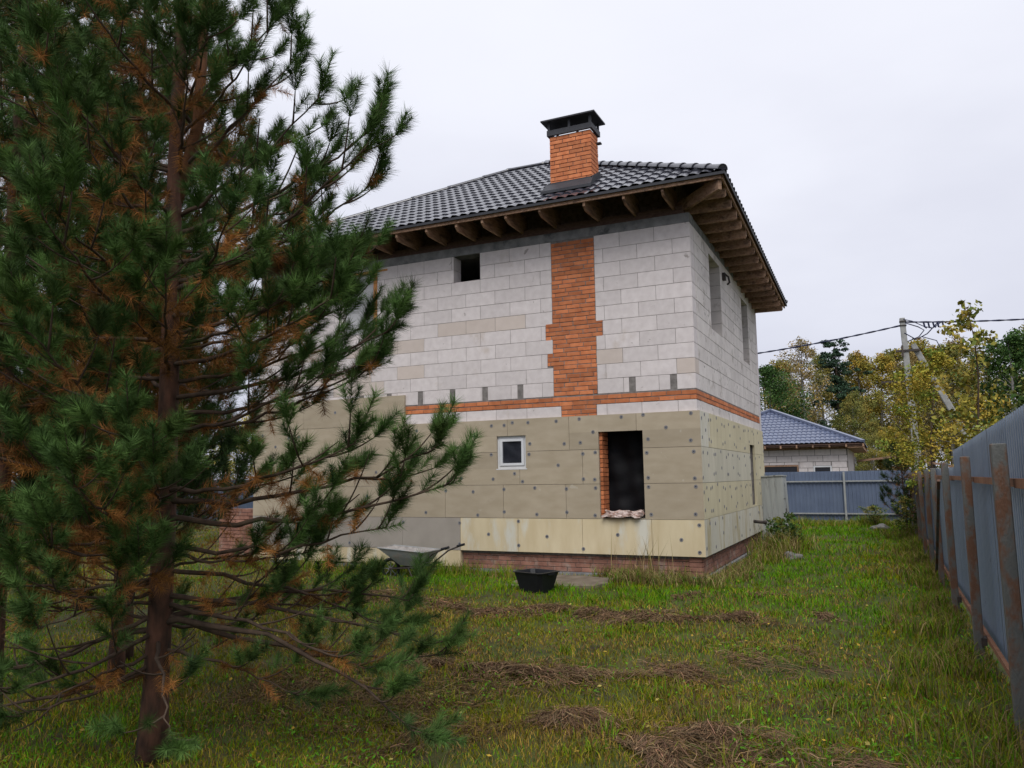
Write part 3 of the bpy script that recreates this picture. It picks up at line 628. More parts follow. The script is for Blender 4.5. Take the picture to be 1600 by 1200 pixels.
# ------------------------------------------------------------------ fences
def corr(L, z0, z1, depth=.02, pitch=.115, axis='y', zs=None):
    """trapezoid sheet along axis, from 0 to L"""
    mb = MB(); P = []; u = 0
    while u < L-1e-4:
        for du, d in ((0, 0), (pitch*.36, 0), (pitch*.46, depth), (pitch*.9, depth)):
            if u+du < L: P.append((u+du, d))
        u += pitch
    P.append((L, 0)); zt = zs or (lambda u: z1)
    mk = (lambda u, d, z: (d, u, z)) if axis == 'y' else (lambda u, d, z: (u, d, z))
    for (a, c), (b, d) in zip(P, P[1:]):
        mb.add([mk(a, c, z0), mk(b, d, z0), mk(b, d, zt(b)), mk(a, c, zt(a)), mk(a, c+.003, z0), mk(b, d+.003, z0), mk(b, d+.003, zt(b)), mk(a, c+.003, zt(a))], [(0,1,2,3),(7,6,5,4),(3,2,6,7)])
    return mb
SH_ME = {}
rf = empty('metal_fence', (3.34, -4.5, 0), 'long grey corrugated metal fence with rusty posts running along the right edge', 'fence')
ys = -9.6; k = 0
while ys < 14.6:
    tall = ys < -1.4; L_ = 1.15
    if tall: fz = lambda u, y0=ys: 1.86+(-1.33-(y0+u))*.0245
    else: fz = lambda u: 1.66
    L2 = min(L_, -1.33-ys) if tall else L_
    o = corr(L2, .07, 0, .018, .10, 'y', fz).build('fence_sheet', M_sheet if ys < 1 else M_sheetb, rf, loc=(3.42+(.004 if k % 2 else 0), ys, 0)); ys += L2+.001 if tall else L_; k += 1
def post(parent, x, y, h, w_, m, name='post', lean=0):
    mb = MB(); mb.box((-w_/2, -w_/2, -.1), (w_/2, w_/2, h)); me = mb.mesh(name); bevel_mesh(me, .006); return obj(name, me, m, parent, (x, y, 0), (0, lean, 0))
POSTS = [(-9.35, 1.78), (-6.92, 1.77), (-4.50, 1.735), (-2.0, 1.71), (.45, 1.66), (2.9, 1.64), (5.35, 1.62), (7.8, 1.61), (10.25, 1.6), (12.7, 1.6)]
for i, (y, h) in enumerate(POSTS):
    post(rf, 3.285, y, h, .085 if y < -5 else .075, M_post, lean=R(random.uniform(-.6, .4)))
for (a, b) in zip([-9.9]+[p[0] for p in POSTS], [p[0] for p in POSTS]+[14.8]):
    for z in (1.53, .17):
        mb = MB(); mb.box((3.345, a+.002, z-.024+random.uniform(-.008, .008)), (3.375, b-.002, z+.026)); mb.build('rail', M_rail, rf)
mb = MB(); mb.beam((3.235, -1.5, 1.50), (3.215, .15, .25), .035, .03); mb.build('brace', M_post, rf)
for y in (-4.5, -2.0): mb = MB(); mb.box((3.30, y-.07, .12), (3.344, y+.07, .18)); mb.build('bracket', M_steelb, rf)
bf = empty('back_fence', (1.45, 15, 0), 'blue corrugated metal fence across the far end of the plot', 'fence')
xs = -33.4
me0 = corr(1.149, .12, 1.68, .022, .115, 'x').mesh('fence_sheet')
me0.materials.append(M_sheetb)
while xs < 3.3: obj('fence_sheet', me0, None, bf, (xs, 15.05+random.uniform(-.003, .003), 0)); xs += 1.15
for k in range(-14, 1):
    x = 1.45+2.45*k; post(bf, x, 14.97, 1.66, .06, M_postg)
for k in range(-14, 2):
    for z in (1.36, .33):
        x = 1.45+2.45*k; mb = MB(); mb.box((x-2.45+.032, 14.98, z-.02), (min(x, 3.3)-.032, 15.03, z+.02)); mb.build('rail', M_postg, bf)
lf = empty('left_fence', (-22, 5, 0), 'corrugated metal fence glimpsed between the pines on the left', 'fence')
for k in range(26): obj('fence_sheet', corr(1.149, .1, 1.7, .022, .115, 'y').mesh('fence_sheet') if k == 0 else LFM, M_sheetb if k == 0 else None, lf, (-22, -15+k*1.15, 0)) if k else None; LFM = LFM if k else corr(1.149, .1, 1.7, .022, .115, 'y').mesh('fence_sheet'); (LFM.materials.append(M_sheetb) if not LFM.materials else None)

# ------------------------------------------------------------------ neighbour's house
NX0, NX1, NY0, NY1 = -5.6, 1.33, 22.0, 30.0
nh = empty('neighbour_house', (-2, 26, 0), 'single storey block house with blue tiled hip roof behind the back fence', 'house')
NWH = [(-1.95, -.55, .9, 1.98), (.02, .72, 1.0, 1.93)]
nw = plate(NX0, NX1, 0, 2.62, NY0+.01, NY0+.3, NWH).build('wall', M_mortar, nh)
for r in range(-1, 6):
    z0 = 1.10+.25*r; off = .3 if r % 2 else 0; u = NX0-off
    while u < NX1:
        a, b = max(u, NX0), min(u+.6, NX1); u += .6
        if b-a < .05: continue
        for p, q, c, d in clip_holes(a, b, z0, z0+.25, NWH):
            obj('block', boxmesh('block_far', q-p-.02, .05, d-c-.018, 0, M_block), None, nw, (p+.01, NY0-.01, c+.01))
mb = MB(); mb.box((NX1-.3, NY0+.3, 0), (NX1, NY1, 2.62)); mb.box((NX0, NY0+.3, 0), (NX0+.3, NY1, 2.62)); mb.box((NX0, NY1, 0), (NX1, NY1+.3, 2.62)); mb.build('side_walls', M_block, nh)
mb = MB(); mb.box((NX0, NY0-.03, 2.60), (NX1+.02, NY0+.1, 2.72)); mb.build('wall_plate', M_wood, nh)
for (a, b, c, d), mm in zip(NWH, (M_wood, M_white)):
    f_ = plate(a, b, c, d, NY0-.02, NY0+.08, [(a+.06, b-.06, c+.06, d-.06)]).build('window', mm, nh)
    m2 = MB(); m2.box((a+.05, NY0+.03, c+.05), (b-.05, NY0+.04, d-.05)); m2.build('pane', M_glass, f_)
e0, e1 = NX0-.55, 1.95; nf, nb_ = 21.4, 30.6; ze = 2.82
ra, rb = Vector((-1.98, 25.6, 4.52)), Vector((-2.02, 26.4, 4.52)); q = [Vector((e0, nf, ze)), Vector((e1, nf, ze)), Vector((e1, nb_, ze)), Vector((e0, nb_, ze))]
nroof = MB(); 
for f4 in ((q[0], q[1], ra), (q[1], q[2], rb, ra), (q[2], q[3], rb), (q[3], q[0], ra, rb)): nroof.add([v-Vector((0, 0, .06)) for v in f4], [tuple(range(len(f4)))])
nroof = nroof.build('roof', M_woodd, nh); old = M_roof; roof_h = roof; roof = nroof; M_roof = M_roofb
tile_slope(q[0], q[1], ra, ra, 0, .36, .19); tile_slope(q[1], q[2], ra, rb, 1, .36, .19)
M_roof = old; roof = roof_h
for p_ in (q[0], q[1]):
    mb = MB(); mb.beam(p_+Vector((0, 0, .05)), ra+Vector((0, 0, .07)), .2, .09); mb.build('hip_cap', M_roofb, nroof)
mb = MB(); mb.box((e0, nf+.05, ze-.13), (e1-.02, nf+.09, ze-.02)); mb.build('eave_board', M_woodd, nh)
for k in range(12): x = -4.9+k*.62; mb = MB(); mb.box((x, nf+.0, ze-.17), (x+.06, NY0, ze-.05)); mb.build('rafter', M_wood, nh)
mb = MB(); mb.box((1.35, nf+.1, ze-.2), (e1-.03, nb_-.1, ze-.05)); mb.build('soffit', M_wood, nh)
# small shed
sh = empty('garden_shed', (4.0, 31, 0), 'low weathered shed roof showing above the back fence', 'shed')
mb = MB(); mb.box((1.9, 29.5, 0), (5.8, 33, 1.75)); mb.build('shed_wall', M_mortar, sh)
mb = MB(); mb.add([(1.5, 29.1, 2.25), (3.2, 29.1, 2.42), (6.2, 29.1, 1.75), (1.5, 33.4, 2.25), (3.2, 33.4, 2.42), (6.2, 33.4, 1.75), (1.5, 29.1, 2.15), (3.2, 29.1, 2.32), (6.2, 29.1, 1.65)], [(0,1,4,3),(1,2,5,4),(6,7,1,0),(7,8,2,1)]); mb.build('roof', M_wood, sh)

# ------------------------------------------------------------------ pole and wires
po = empty('utility_pole', (3.8, 22, 0), 'concrete electricity pole with leaning brace pole and tangled wires behind the birch', 'utility pole')
def taper(p, q, w0, w1, name, m, parent):
    p, q = Vector(p), Vector(q); d = (q-p).normalized(); sx = d.cross(Vector((0, 1, 0))).normalized(); sy = d.cross(sx)
    V = [p+sx*a*w0/2+sy*b*w0/2 for a, b in ((-1,-1),(1,-1),(1,1),(-1,1))]+[q+sx*a*w1/2+sy*b*w1/2 for a, b in ((-1,-1),(1,-1),(1,1),(-1,1))]
    mb = MB(); mb.add(V, [(0,1,2,3),(7,6,5,4),(0,4,5,1),(1,5,6,2),(2,6,7,3),(3,7,4,0)]); me = mb.mesh(name); bevel_mesh(me, .02); return obj(name, me, m, parent)
taper((3.90, 22, 0), (3.66, 22, 7.72), .30, .20, 'pole_shaft', M_pole, po)
taper((6.9, 22.3, 0), (3.98, 22.1, 6.65), .26, .20, 'brace_pole', M_pole, po)
mb = MB(); mb.box((3.35, 21.85, 6.35), (4.2, 22.0, 6.43)); mb.box((3.55, 21.8, 6.15), (3.62, 21.9, 6.6)); mb.build('crossarm', M_steelb, po)
mb = MB(); mb.box((3.55, 21.86, 7.55), (3.80, 22.14, 7.6)); mb.box((3.55, 21.86, 7.4), (3.80, 22.14, 7.43)); mb.build('band', M_steelb, po)
for i, pts in enumerate([[(3.75, 21.9, 7.5), (4.2, 21.9, 7.3), (4.4, 21.9, 7.15), (4.2, 21.9, 6.9), (3.8, 21.9, 6.75)], [(3.7, 21.9, 7.1), (4.1, 21.9, 6.8), (4.5, 21.9, 7.0), (4.9, 21.9, 7.42)], [(4.3, 21.9, 6.9), (4.8, 21.9, 6.7), (4.95, 21.9, 6.3), (4.9, 21.9, 6.0), (5.05, 21.9, 5.8)], [(3.7, 21.9, 7.65), (4.0, 21.9, 7.55), (4.4, 21.9, 7.3), (4.7, 21.9, 7.2), (5.0, 21.9, 7.4)]]):
    mb = MB(); mb.tube(pts, .022 if i < 2 else .018, 5); mb.build('loose_wire', M_cable, po)
mb = MB()
for k in range(5): x = 4.4+k*.16; mb.tube([(x, 21.9, 7.45), (x+.03, 21.9, 7.28-.05*(k % 2)), (x+.1, 21.9, 7.22)], .035, 5)
mb.build('insulator', M_cable, po)
mb = MB(); mb.tube([(3.8, 21.9, 5.13), (3.1, 21.8, 5.17)], .02, 5); mb.box((2.75, 21.7, 5.13), (3.2, 21.9, 5.21)); mb.build('lamp_arm', M_steelb, po)
def sagwire(a, b, sag, r, name, label):
    a, b = Vector(a), Vector(b); mb = MB()
    for ph in (0, math.pi):
        pts = []
        for k in range(61):
            t = k/60; p = a.lerp(b, t); p.z -= sag*4*t*(1-t); p += Vector((0, math.cos(k*1.3+ph), math.sin(k*1.3+ph)))*r*.8; pts.append(p)
        mb.tube(pts, r, 5)
    tag(mb.build(name, M_cable, None, True), label, 'power cable')
sagwire((-8.5, 22, 6.55), (3.6, 21.95, 7.42), .28, .022, 'power_cable', 'twisted blue power cable hanging left of the pole towards the house')
sagwire((3.7, 21.95, 7.55), (16, 23, 7.65), .3, .022, 'power_cable', 'twisted blue power cable running right from the pole out of the picture')

# ------------------------------------------------------------------ plants: generators
def unit(v): return v/np.maximum(np.linalg.norm(v, axis=-1, keepdims=True), 1e-9)
def needle_arrays(p0, d, L, n, nlen, wid, cols, spread=(.55, .95)):
    """n needles along each shoot (p0 + d*L): thin triangles"""
    S = len(p0); t = RNG.random((S, n))**.8; base = p0[:, None]+d[:, None]*(L[:, None]*t)[..., None]
    rv = unit(RNG.normal(size=(S, n, 3))); perp = unit(rv-(rv*d[:, None]).sum(-1, keepdims=True)*d[:, None])
    sp = RNG.uniform(*spread, (S, n, 1)); nd = unit(d[:, None]*(1-sp*.45)+perp*sp)
    tip = base+nd*(nlen*RNG.uniform(.72, 1.22, (S, 1, 1))*RNG.uniform(.7, 1.15, (S, n, 1)))
    sd_ = unit(np.cross(nd, unit(RNG.normal(size=(S, n, 3)))))*wid/2
    V = np.stack([base-sd_, base+sd_, tip], 2).reshape(-1, 3); c = np.repeat(cols, n, 0)*RNG.uniform(.65, 1.35, (S*n, 1)); C_ = np.repeat(c, 3, 0)
    return V, C_
def quadbez(a, b, c, n):
    t = np.linspace(0, 1, n)[:, None]; return a*(1-t)**2+2*b*t*(1-t)+c*t*t
class Pine:
    def __init__(s, name, base, top, r0, label, nn=190, nlen=.074, wid=.0027, group=None, green=(.060, .112, .028), dead=(.24, .105, .03)):
        s.root = empty(name, base, label, 'pine tree', group); s.base = np.array(base, float); s.top = np.array(top, float); s.r0 = r0
        s.g = []; s.dd = []; s.nn, s.nlen, s.wid, s.green, s.dead = nn, nlen, wid, np.array(green), np.array(dead)
    def trunk(s, path=None, upper=.4):
        pts = [s.base+(s.top-s.base)*t+np.array([math.sin(t*7)*.02, math.cos(t*5)*.02, 0]) for t in np.linspace(0, 1, 16)]
        mb = MB(); mb.tube([tuple(p) for p in pts], [s.r0*(1-.85*i/15)*(1.25 if i == 0 else 1) for i in range(16)], 12); s._par(mb.mesh('trunk', True), 'trunk', M_bark)
    def _par(s, me, name, m, kind=None):
        o = obj(name, me, m, s.root, kind=kind); return o
    def at(s, z): t = (z-s.base[2])/(s.top[2]-s.base[2]); return s.base+(s.top-s.base)*t
    def branch(s, z, tip, sag=.25, dens=1, r=None, inner=.30, fol=1.0, shoot_len=.17):
        a = s.at(z); c = np.array(tip, float); L = np.linalg.norm(c-a); mid = (a+c)/2; mid[2] -= sag*L*.5
        nseg = 12; P = quadbez(a, mid, c, nseg); P[1:-1] += RNG.normal(size=(nseg-2, 3))*.007*L
        r = r or .006+.0075*L; mb = MB(); mb.tube([tuple(p) for p in P], [r*(1-.8*i/(nseg-1)) for i in range(nseg)], 6)
        d = unit(P[-1]-P[-3]); side_ = unit(np.cross(d, [0, 0, 1.0])); nt_ = max(3, int(L*(1-inner)/.105*dens)); k = 0
        for q_ in np.linspace(inner, .97, nt_):
            i = min(int(q_*(nseg-1)), nseg-2); f = q_*(nseg-1)-i; p = P[i]*(1-f)+P[i+1]*f; dl = unit(P[i+1]-P[i]); sl = unit(np.cross(dl, [0, 0, 1.0]))
            sg = 1 if k % 2 else -1; k += 1
            tl = (.14+.46*L*(1-q_)*RNG.uniform(.6, 1.1)+.12*min(L, 1)); tl = min(tl*.8, .45)*RNG.uniform(.6, 1.15)
            td = unit(dl*RNG.uniform(.55, 1.0)+sl*sg*RNG.uniform(.5, 1.0)+np.array([0, 0, RNG.uniform(0, .95)]))
            e = p+td*tl; m_ = (p+e)/2; m_[2] -= tl*.13; T_ = quadbez(p, m_, e, 5); mb.tube([tuple(x) for x in T_], [.0065, .0055, .005, .004, .003], 4, caps=False)
            # shoots along the twig
            if RNG.random() > fol: continue
            ns = max(2, int(tl/.10)); up = np.array([0, 0, 1.0])
            for j, u in enumerate(np.linspace(.35 if q_ < .85 else .1, 1, ns)):
                ii_ = min(int(u*4), 3); pp = T_[ii_]*(1-(u*4-ii_))+T_[ii_+1]*(u*4-ii_); tdl = unit(T_[ii_+1]-T_[ii_]); ss = unit(np.cross(tdl, up))
                sgn = 1 if j % 2 else -1
                if u > .99:
                    for w_ in (0, 1, -1): s.g.append((pp, unit(tdl+ss*w_*.5+up*RNG.uniform(.3, .9)), shoot_len*RNG.uniform(.8, 1.2)*(1 if w_ == 0 else .75)))
                else:
                    s.g.append((pp, unit(tdl*.7+ss*sgn*.6+up*RNG.uniform(.2, .8)), shoot_len*RNG.uniform(.55, .95)))
            if RNG.random() < (.9 if q_ < .75 else .3): s.dd.append((p, unit(td+RNG.normal(size=3)*.3-up*.2), tl*.7))
            if q_ < .78 and RNG.random() < .95: s.dd.append((p, unit(RNG.normal(size=3)-up*.6), .15))
            if q_ < .7 and RNG.random() < .8: s.dd.append((P[max(i-2, 0)], unit(dl+RNG.normal(size=3)*.7), .2))
        s.g.append((P[-2], d, shoot_len*1.3)) if fol > .3 else None; upv = np.array([0, 0, 1.0]); cd = unit(d*.6+upv*(.9 if d[2] > -.2 else .3)); cl = shoot_len*1.55; q0 = P[-1]
        mb.tube([tuple(q0), tuple(q0+cd*cl)], [.005, .003], 4, caps=False); s.g.append((q0, cd, cl*.6)); s.g.append((q0+cd*cl*.5, cd, cl*.6))
        for w_ in (-1, 1, -.6, .6): s.g.append((q0+cd*cl*RNG.uniform(.1, .4), unit(cd+side_*w_*.8+d*RNG.uniform(-.2, .3)), shoot_len*RNG.uniform(.6, .9)))
        s._par(mb.mesh('branch', True), 'branch', M_twig)
    def whorls(s, zs, Lf, n=6, elev=(10, 30), az=None, skip=None, **kw):
        for z in zs:
            a0 = RNG.uniform(0, 360)
            for k in range(n):
                a = R(a0+360/n*k+RNG.uniform(-18, 18)); L = Lf(z)*RNG.uniform(.75, 1.12); el = R(RNG.uniform(*elev)); p = s.at(z)
                if skip and skip(math.degrees(a) % 360, z): continue
                tip = p+np.array([math.cos(a)*math.cos(el), math.sin(a)*math.cos(el), math.sin(el)])*L
                s.branch(z+RNG.uniform(-.06, .06), tip, **kw)
    def finish(s):
        for arr, name, col, nn, sp, wd in ((s.g, 'crown', s.green, s.nn, (.5, .95), s.wid), (s.dd, 'dead_foliage', s.dead, int(s.nn*.7), (.6, 1.3), s.wid*.9)):
            if not arr: continue
            p = np.array([x[0] for x in arr]); d = unit(np.array([x[1] for x in arr])); L = np.array([x[2] for x in arr])
            cols = col*RNG.uniform(.5, 1.65, (len(arr), 1))*np.array([1, 1, 1])+RNG.uniform(-.004, .004, (len(arr), 3)); cols = np.clip(cols, .003, 1)
            V, C_ = needle_arrays(p, d, L, nn, s.nlen, wd, cols, sp)
            o = s._par(npmesh(name, V, np.arange(len(V)).reshape(-1, 3), C_, M_needle), name, None, 'stuff')

# ---- main foreground pine
p1 = Pine('foreground_pine', (-1.33, -9.15, -.05), (-.98, -9.35, 6.6), .078, 'large scots pine with brown inner needles nearest the camera')
p1.trunk()
mb = MB(); q_ = p1.at(3.3); mb.tube([tuple(q_), (q_[0]+.10, q_[1]+.05, 3.8), (q_[0]+.12, q_[1]+.05, 4.6), (q_[0]+.13, q_[1], 5.6)], [.035, .035, .028, .015], 8); p1._par(mb.mesh('second_stem', True), 'second_stem', M_barku)
camd = math.degrees(math.atan2(CAM.y+9.2, CAM.x+1.2)) % 360      # direction of the camera from the trunk
rightd = math.degrees(YAW)                                          # picture right
def skip1(a, z):
    dr = abs((a-rightd-(12 if z < 2.2 else 0)+180) % 360-180); return dr < (68 if .9 < z < 2.2 else 44)
Lf = lambda z: 1.30 if z < 1 else max(.55, 1.34-.11*(z-1))
p1.whorls([1.38, 1.64, 1.9, 2.2, 2.45, 2.7, 3.0, 3.25, 3.5, 3.85, 4.25, 4.65, 5.1, 5.5], Lf, 5, (4, 34), skip=skip1)
LOW = [(.0, -8.9, .58), (.1, -8.4, .62), (-.4, -8.55, .82), (-.55, -9.7, .36), (-1.35, -9.9, .45), (-1.05, -10.05, .92), (-.5, -8.85, .38), (-1.9, -9.45, .88), (-.15, -8.4, .72), (-.7, -8.3, 1.4), (-.8, -8.6, 1.75), (-.75, -8.7, 1.15)]
p1.whorls([.5, .8, 1.08], lambda z: 1.2, 6, (-16, 4), skip=lambda a, z: skip1(a, z) or abs((a-camd+180) % 360-180) < 38, dens=.8, inner=.25, fol=.26)
p1.whorls([1.0, 1.3], lambda z: 1.1, 5, (-5, 20), skip=skip1, dens=.8, inner=.35, fol=.75)
for z, t in ((.9, LOW[0]), (.95, LOW[1]), (.85, LOW[2]), (.7, LOW[3]), (.6, LOW[4]), (.9, LOW[5]), (.65, LOW[6]), (.8, LOW[7]), (1.1, LOW[8]), (1.1, LOW[11])): p1.branch(z, t, -.15, dens=.8, inner=.28, fol=.34 if z < 1 else .8)
TIPS = [(3.2, (-.13, -9.08, 4.03)), (3.5, (-.31, -9.09, 4.32)), (2.75, (.29, -9.17, 3.62)), (2.8, (.20, -8.96, 3.48)), (2.9, (-.16, -9.14, 3.44)), (2.1, (.33, -8.95, 2.60)), (2.0, (.10, -8.77, 2.42)), 
        (1.5, (.58, -8.93, 1.92)), (1.4, (.67, -8.87, 1.74)), (1.55, (.30, -9.26, 1.96)), (1.25, (.26, -8.89, 1.50)), (1.2, (-.22, -8.95, 1.36)), (.85, (.26, -8.25, .68)),
        (2.6, (.07, -9.97, 3.03)), (2.3, (.26, -9.38, 2.72)), (1.1, (-.73, -9.79, 1.34)), (1.2, (-1.05, -10.12, 1.48)), (1.5, (-.54, -9.87, 1.8)), (1.7, (-1.11, -9.94, 1.95)), (3.7, (-.37, -9.25, 4.45)), (2.4, (-.45, -8.6, 2.9)), (3.0, (-.6, -8.7, 3.3)), (3.9, (-.5, -9.0, 4.7)), (2.5, (.12, -9.06, 2.99)), (2.3, (-.05, -8.86, 2.80)), (2.6, (-.25, -8.55, 3.12)), (2.2, (-.12, -8.6, 2.72)), (2.4, (-.02, -9.33, 2.82)), (1.9, (.03, -8.88, 2.36)), (3.1, (.24, -9.05, 3.75)), (1.9, (.05, -9.22, 2.35))]
for z, t in TIPS:
    t = np.array(t); t = t-unit(t-p1.at(z))*.12-np.array([0, 0, .14])
    p1.branch(z, t, .22, dens=.85, inner=.42, fol=.9)
p1.branch(.78, (.27, -8.84, .27), -.42, dens=.8, r=.022, inner=.80)
p1.branch(.80, (-.1, -8.3, .85), -.3, dens=.7, r=.02, inner=.6)
p1.branch(.75, (-2.2, -9.5, .35), -.35, dens=.7, r=.02, inner=.6)
p1.finish()
# ---- the other pines on the left
def other(base, h, r0, label, Ls, seed, n=6, tone=1.0, zlo=1.0, nn=100, lean=(0, 0)):
    p = Pine('pine_tree', base, (base[0]+lean[0], base[1]+lean[1], h), r0, label, nn, .082, .0042, green=(.055*tone, .10*tone, .030*tone)); p.trunk()
    zs = np.arange(zlo, h-.4, .38); p.whorls(list(zs), lambda z: Ls*(1-.55*(z/h)**1.3), n, (6, 38), dens=.85, shoot_len=.2); p.finish()
other((-2.78, -9.2, -.03), 6.2, .07, 'second pine whose trunk stands at the left edge of the picture', 1.25, 2)
other((-3.9, -7.3, -.03), 7.6, .09, 'tall pine behind the two nearest pines, top leaning over them', 1.55, 3, tone=1.1)
other((-6.3, -7.6, -.03), 8.2, .10, 'farther pine with a pale green top in the upper left corner', 1.7, 4, tone=1.35)
other((-3.15, -7.95, -.03), 5.4, .06, 'slim pine half hidden behind the nearest pine on its left', 1.1, 5)
# ---- small pine by the fence
sp = Pine('young_pine', (3.07, 10.7, -.02), (3.07, 10.6, 2.3), .03, 'small dark pine at the far end of the right fence with a brown top', 40, .075, .006, green=(.035, .06, .02), dead=(.2, .10, .03))
sp.trunk(); sp.whorls([.45, .7, .95, 1.2, 1.45, 1.7, 1.95, 2.15], lambda z: .78*(1-.33*z), 4, (5, 35), dens=1.0, shoot_len=.17); sp.finish()

# ---- broadleaf trees
def leaf_cloud(centres, radii, n, size, cols, flat=.75, seed=0):
    C_ = np.repeat(centres, n, 0); Rr = np.repeat(radii, n)[:, None]; M_ = len(C_)
    p = C_+unit(RNG.normal(size=(M_, 3)))*Rr*(RNG.random((M_, 1))**.45)*np.array([1, 1, flat])
    a = unit(RNG.normal(size=(M_, 3))+np.array([0, 0, .4])); b = unit(np.cross(a, RNG.normal(size=(M_, 3)))); c = np.cross(a, b); s = size*RNG.uniform(.55, 1.2, (M_, 1))
    V = np.stack([p-b*s*.5, p+c*s*.38, p+b*s*.6, p-c*s*.38], 1).reshape(-1, 3)
    k = RNG.integers(0, len(cols), len(centres)); base = np.repeat(np.array(cols)[k], n, 0); mixc = np.array(cols)[RNG.integers(0, len(cols), M_)]
    cc = (base*.65+mixc*.35)*RNG.uniform(.78, 1.25, (M_, 1))*1.12; return V, np.repeat(cc, 4, 0)
YEL = [(.36, .27, .04), (.28, .23, .04), (.21, .20, .04), (.14, .16, .035), (.38, .24, .04)]
OLI = [(.15, .165, .045), (.20, .18, .045), (.11, .14, .04), (.25, .20, .05)]
BRO = [(.28, .19, .07), (.22, .165, .065), (.17, .15, .06), (.33, .24, .08)]
GRN = [(.04, .085, .02), (.06, .11, .025), (.03, .07, .02)]
DPN = [(.035, .065, .04), (.045, .08, .045), (.025, .05, .032)]
def tree_mesh(h, w_, cols, leaf, nl, style, seed):
    """trunk and crown meshes, base at the origin"""
    global RNG; RNG = np.random.default_rng(seed)
    mb = MB(); top = np.array([RNG.uniform(-.3, .3), RNG.uniform(-.3, .3), h*.95]); pts = [top*t+np.array([math.sin(t*6+seed)*.12, 0, 0])*t for t in np.linspace(0, 1, 9)]
    r0 = (.016 if h > 5 else .0075)*h; mb.tube([tuple(p) for p in pts], [r0*(1-.85*i/8) for i in range(9)], 7)
    cen, rad = [], []; nbr = int(16+h*2.2); z_lo = .22 if style != 'pine' else .45
    for k in range(nbr):
        t = z_lo+(1-z_lo)*(k+.5)/nbr; p = top*t; a = RNG.uniform(0, 6.283)
        env = {'birch': math.sin(math.pi*min(1, (t-z_lo)/(1-z_lo)*.86+.12))**.7, 'pine': (.25+1-t)**.7*(.35+.75*RNG.random()), 'spruce': (1-t)*1.1+.05}[style]
        L = w_/2*env*RNG.uniform(.55, 1.1); el = RNG.uniform(.2, .9) if style == 'birch' else RNG.uniform(-.1, .3); d = np.array([math.cos(a)*math.cos(el), math.sin(a)*math.cos(el), math.sin(el)])
        e = p+d*L; mb.tube([tuple(p), tuple((p+e)/2+np.array([0, 0, -.05*L])), tuple(e)], [r0*.3*(1-t*.7), r0*.2*(1-t*.7), r0*.08], 5, caps=False)
        for q in ((.45, .8), (.75, .9), (1.0, .75)):
            cen.append(p+d*L*q[0]+RNG.normal(size=3)*.06*w_*.5); rad.append(w_*(.135 if style != 'pine' else .095)*q[1]*RNG.uniform(.6, 1.25)*(.6+.5*env))
    if style == 'birch': cen.append(top+np.array([0, 0, .02*h])); rad.append(w_*.06)
    cen = np.array(cen); rad = np.array(rad); V, C_ = leaf_cloud(cen, rad, max(6, nl//len(cen)), leaf, cols, (.42 if style == 'pine' else .95))
    tm = mb.mesh('trunk', True); tm.materials.append(M_twig if style != 'birch' or h < 5 else M_birch)
    return tm, npmesh('crown', V, np.arange(len(V)).reshape(-1, 4), C_, M_leaf)
def place_tree(name, meshes, loc, s, rz, label, cat, group=None):
    r = bpy.data.objects.new(name, None); r.location = loc; r.scale = s; r.rotation_euler = (0, 0, rz); COL.objects.link(r); tag(r, label, cat, group)
    for n_, me in zip(('trunk', 'crown'), meshes):
        o = bpy.data.objects.new(n_, me); COL.objects.link(o); o.parent = r
        if n_ == 'crown': o['kind'] = 'stuff'
KIT = {'yb': tree_mesh(10, 4.6, YEL, .115, 15000, 'birch', 11), 'yb2': tree_mesh(10, 5.4, YEL+OLI, .115, 15000, 'birch', 12), 'ob': tree_mesh(10, 5.0, OLI, .115, 15000, 'birch', 13),
       'bb': tree_mesh(10, 4.6, BRO, .11, 8000, 'birch', 14), 'pn': tree_mesh(10, 5.2, DPN, .13, 9000, 'pine', 15), 'gb': tree_mesh(10, 5.6, GRN, .14, 14000, 'birch', 16), 'sp': tree_mesh(10, 3.8, DPN, .2, 7500, 'spruce', 17)}
def px(x, y): # picture column at distance -> world x on the plane y (layout aid for the far tree row)
    d = F+(x-800)/1230.8*R2+.12*U2; return CAM.x+d.x*(y-CAM.y)/d.y
RNG = np.random.default_rng(5)
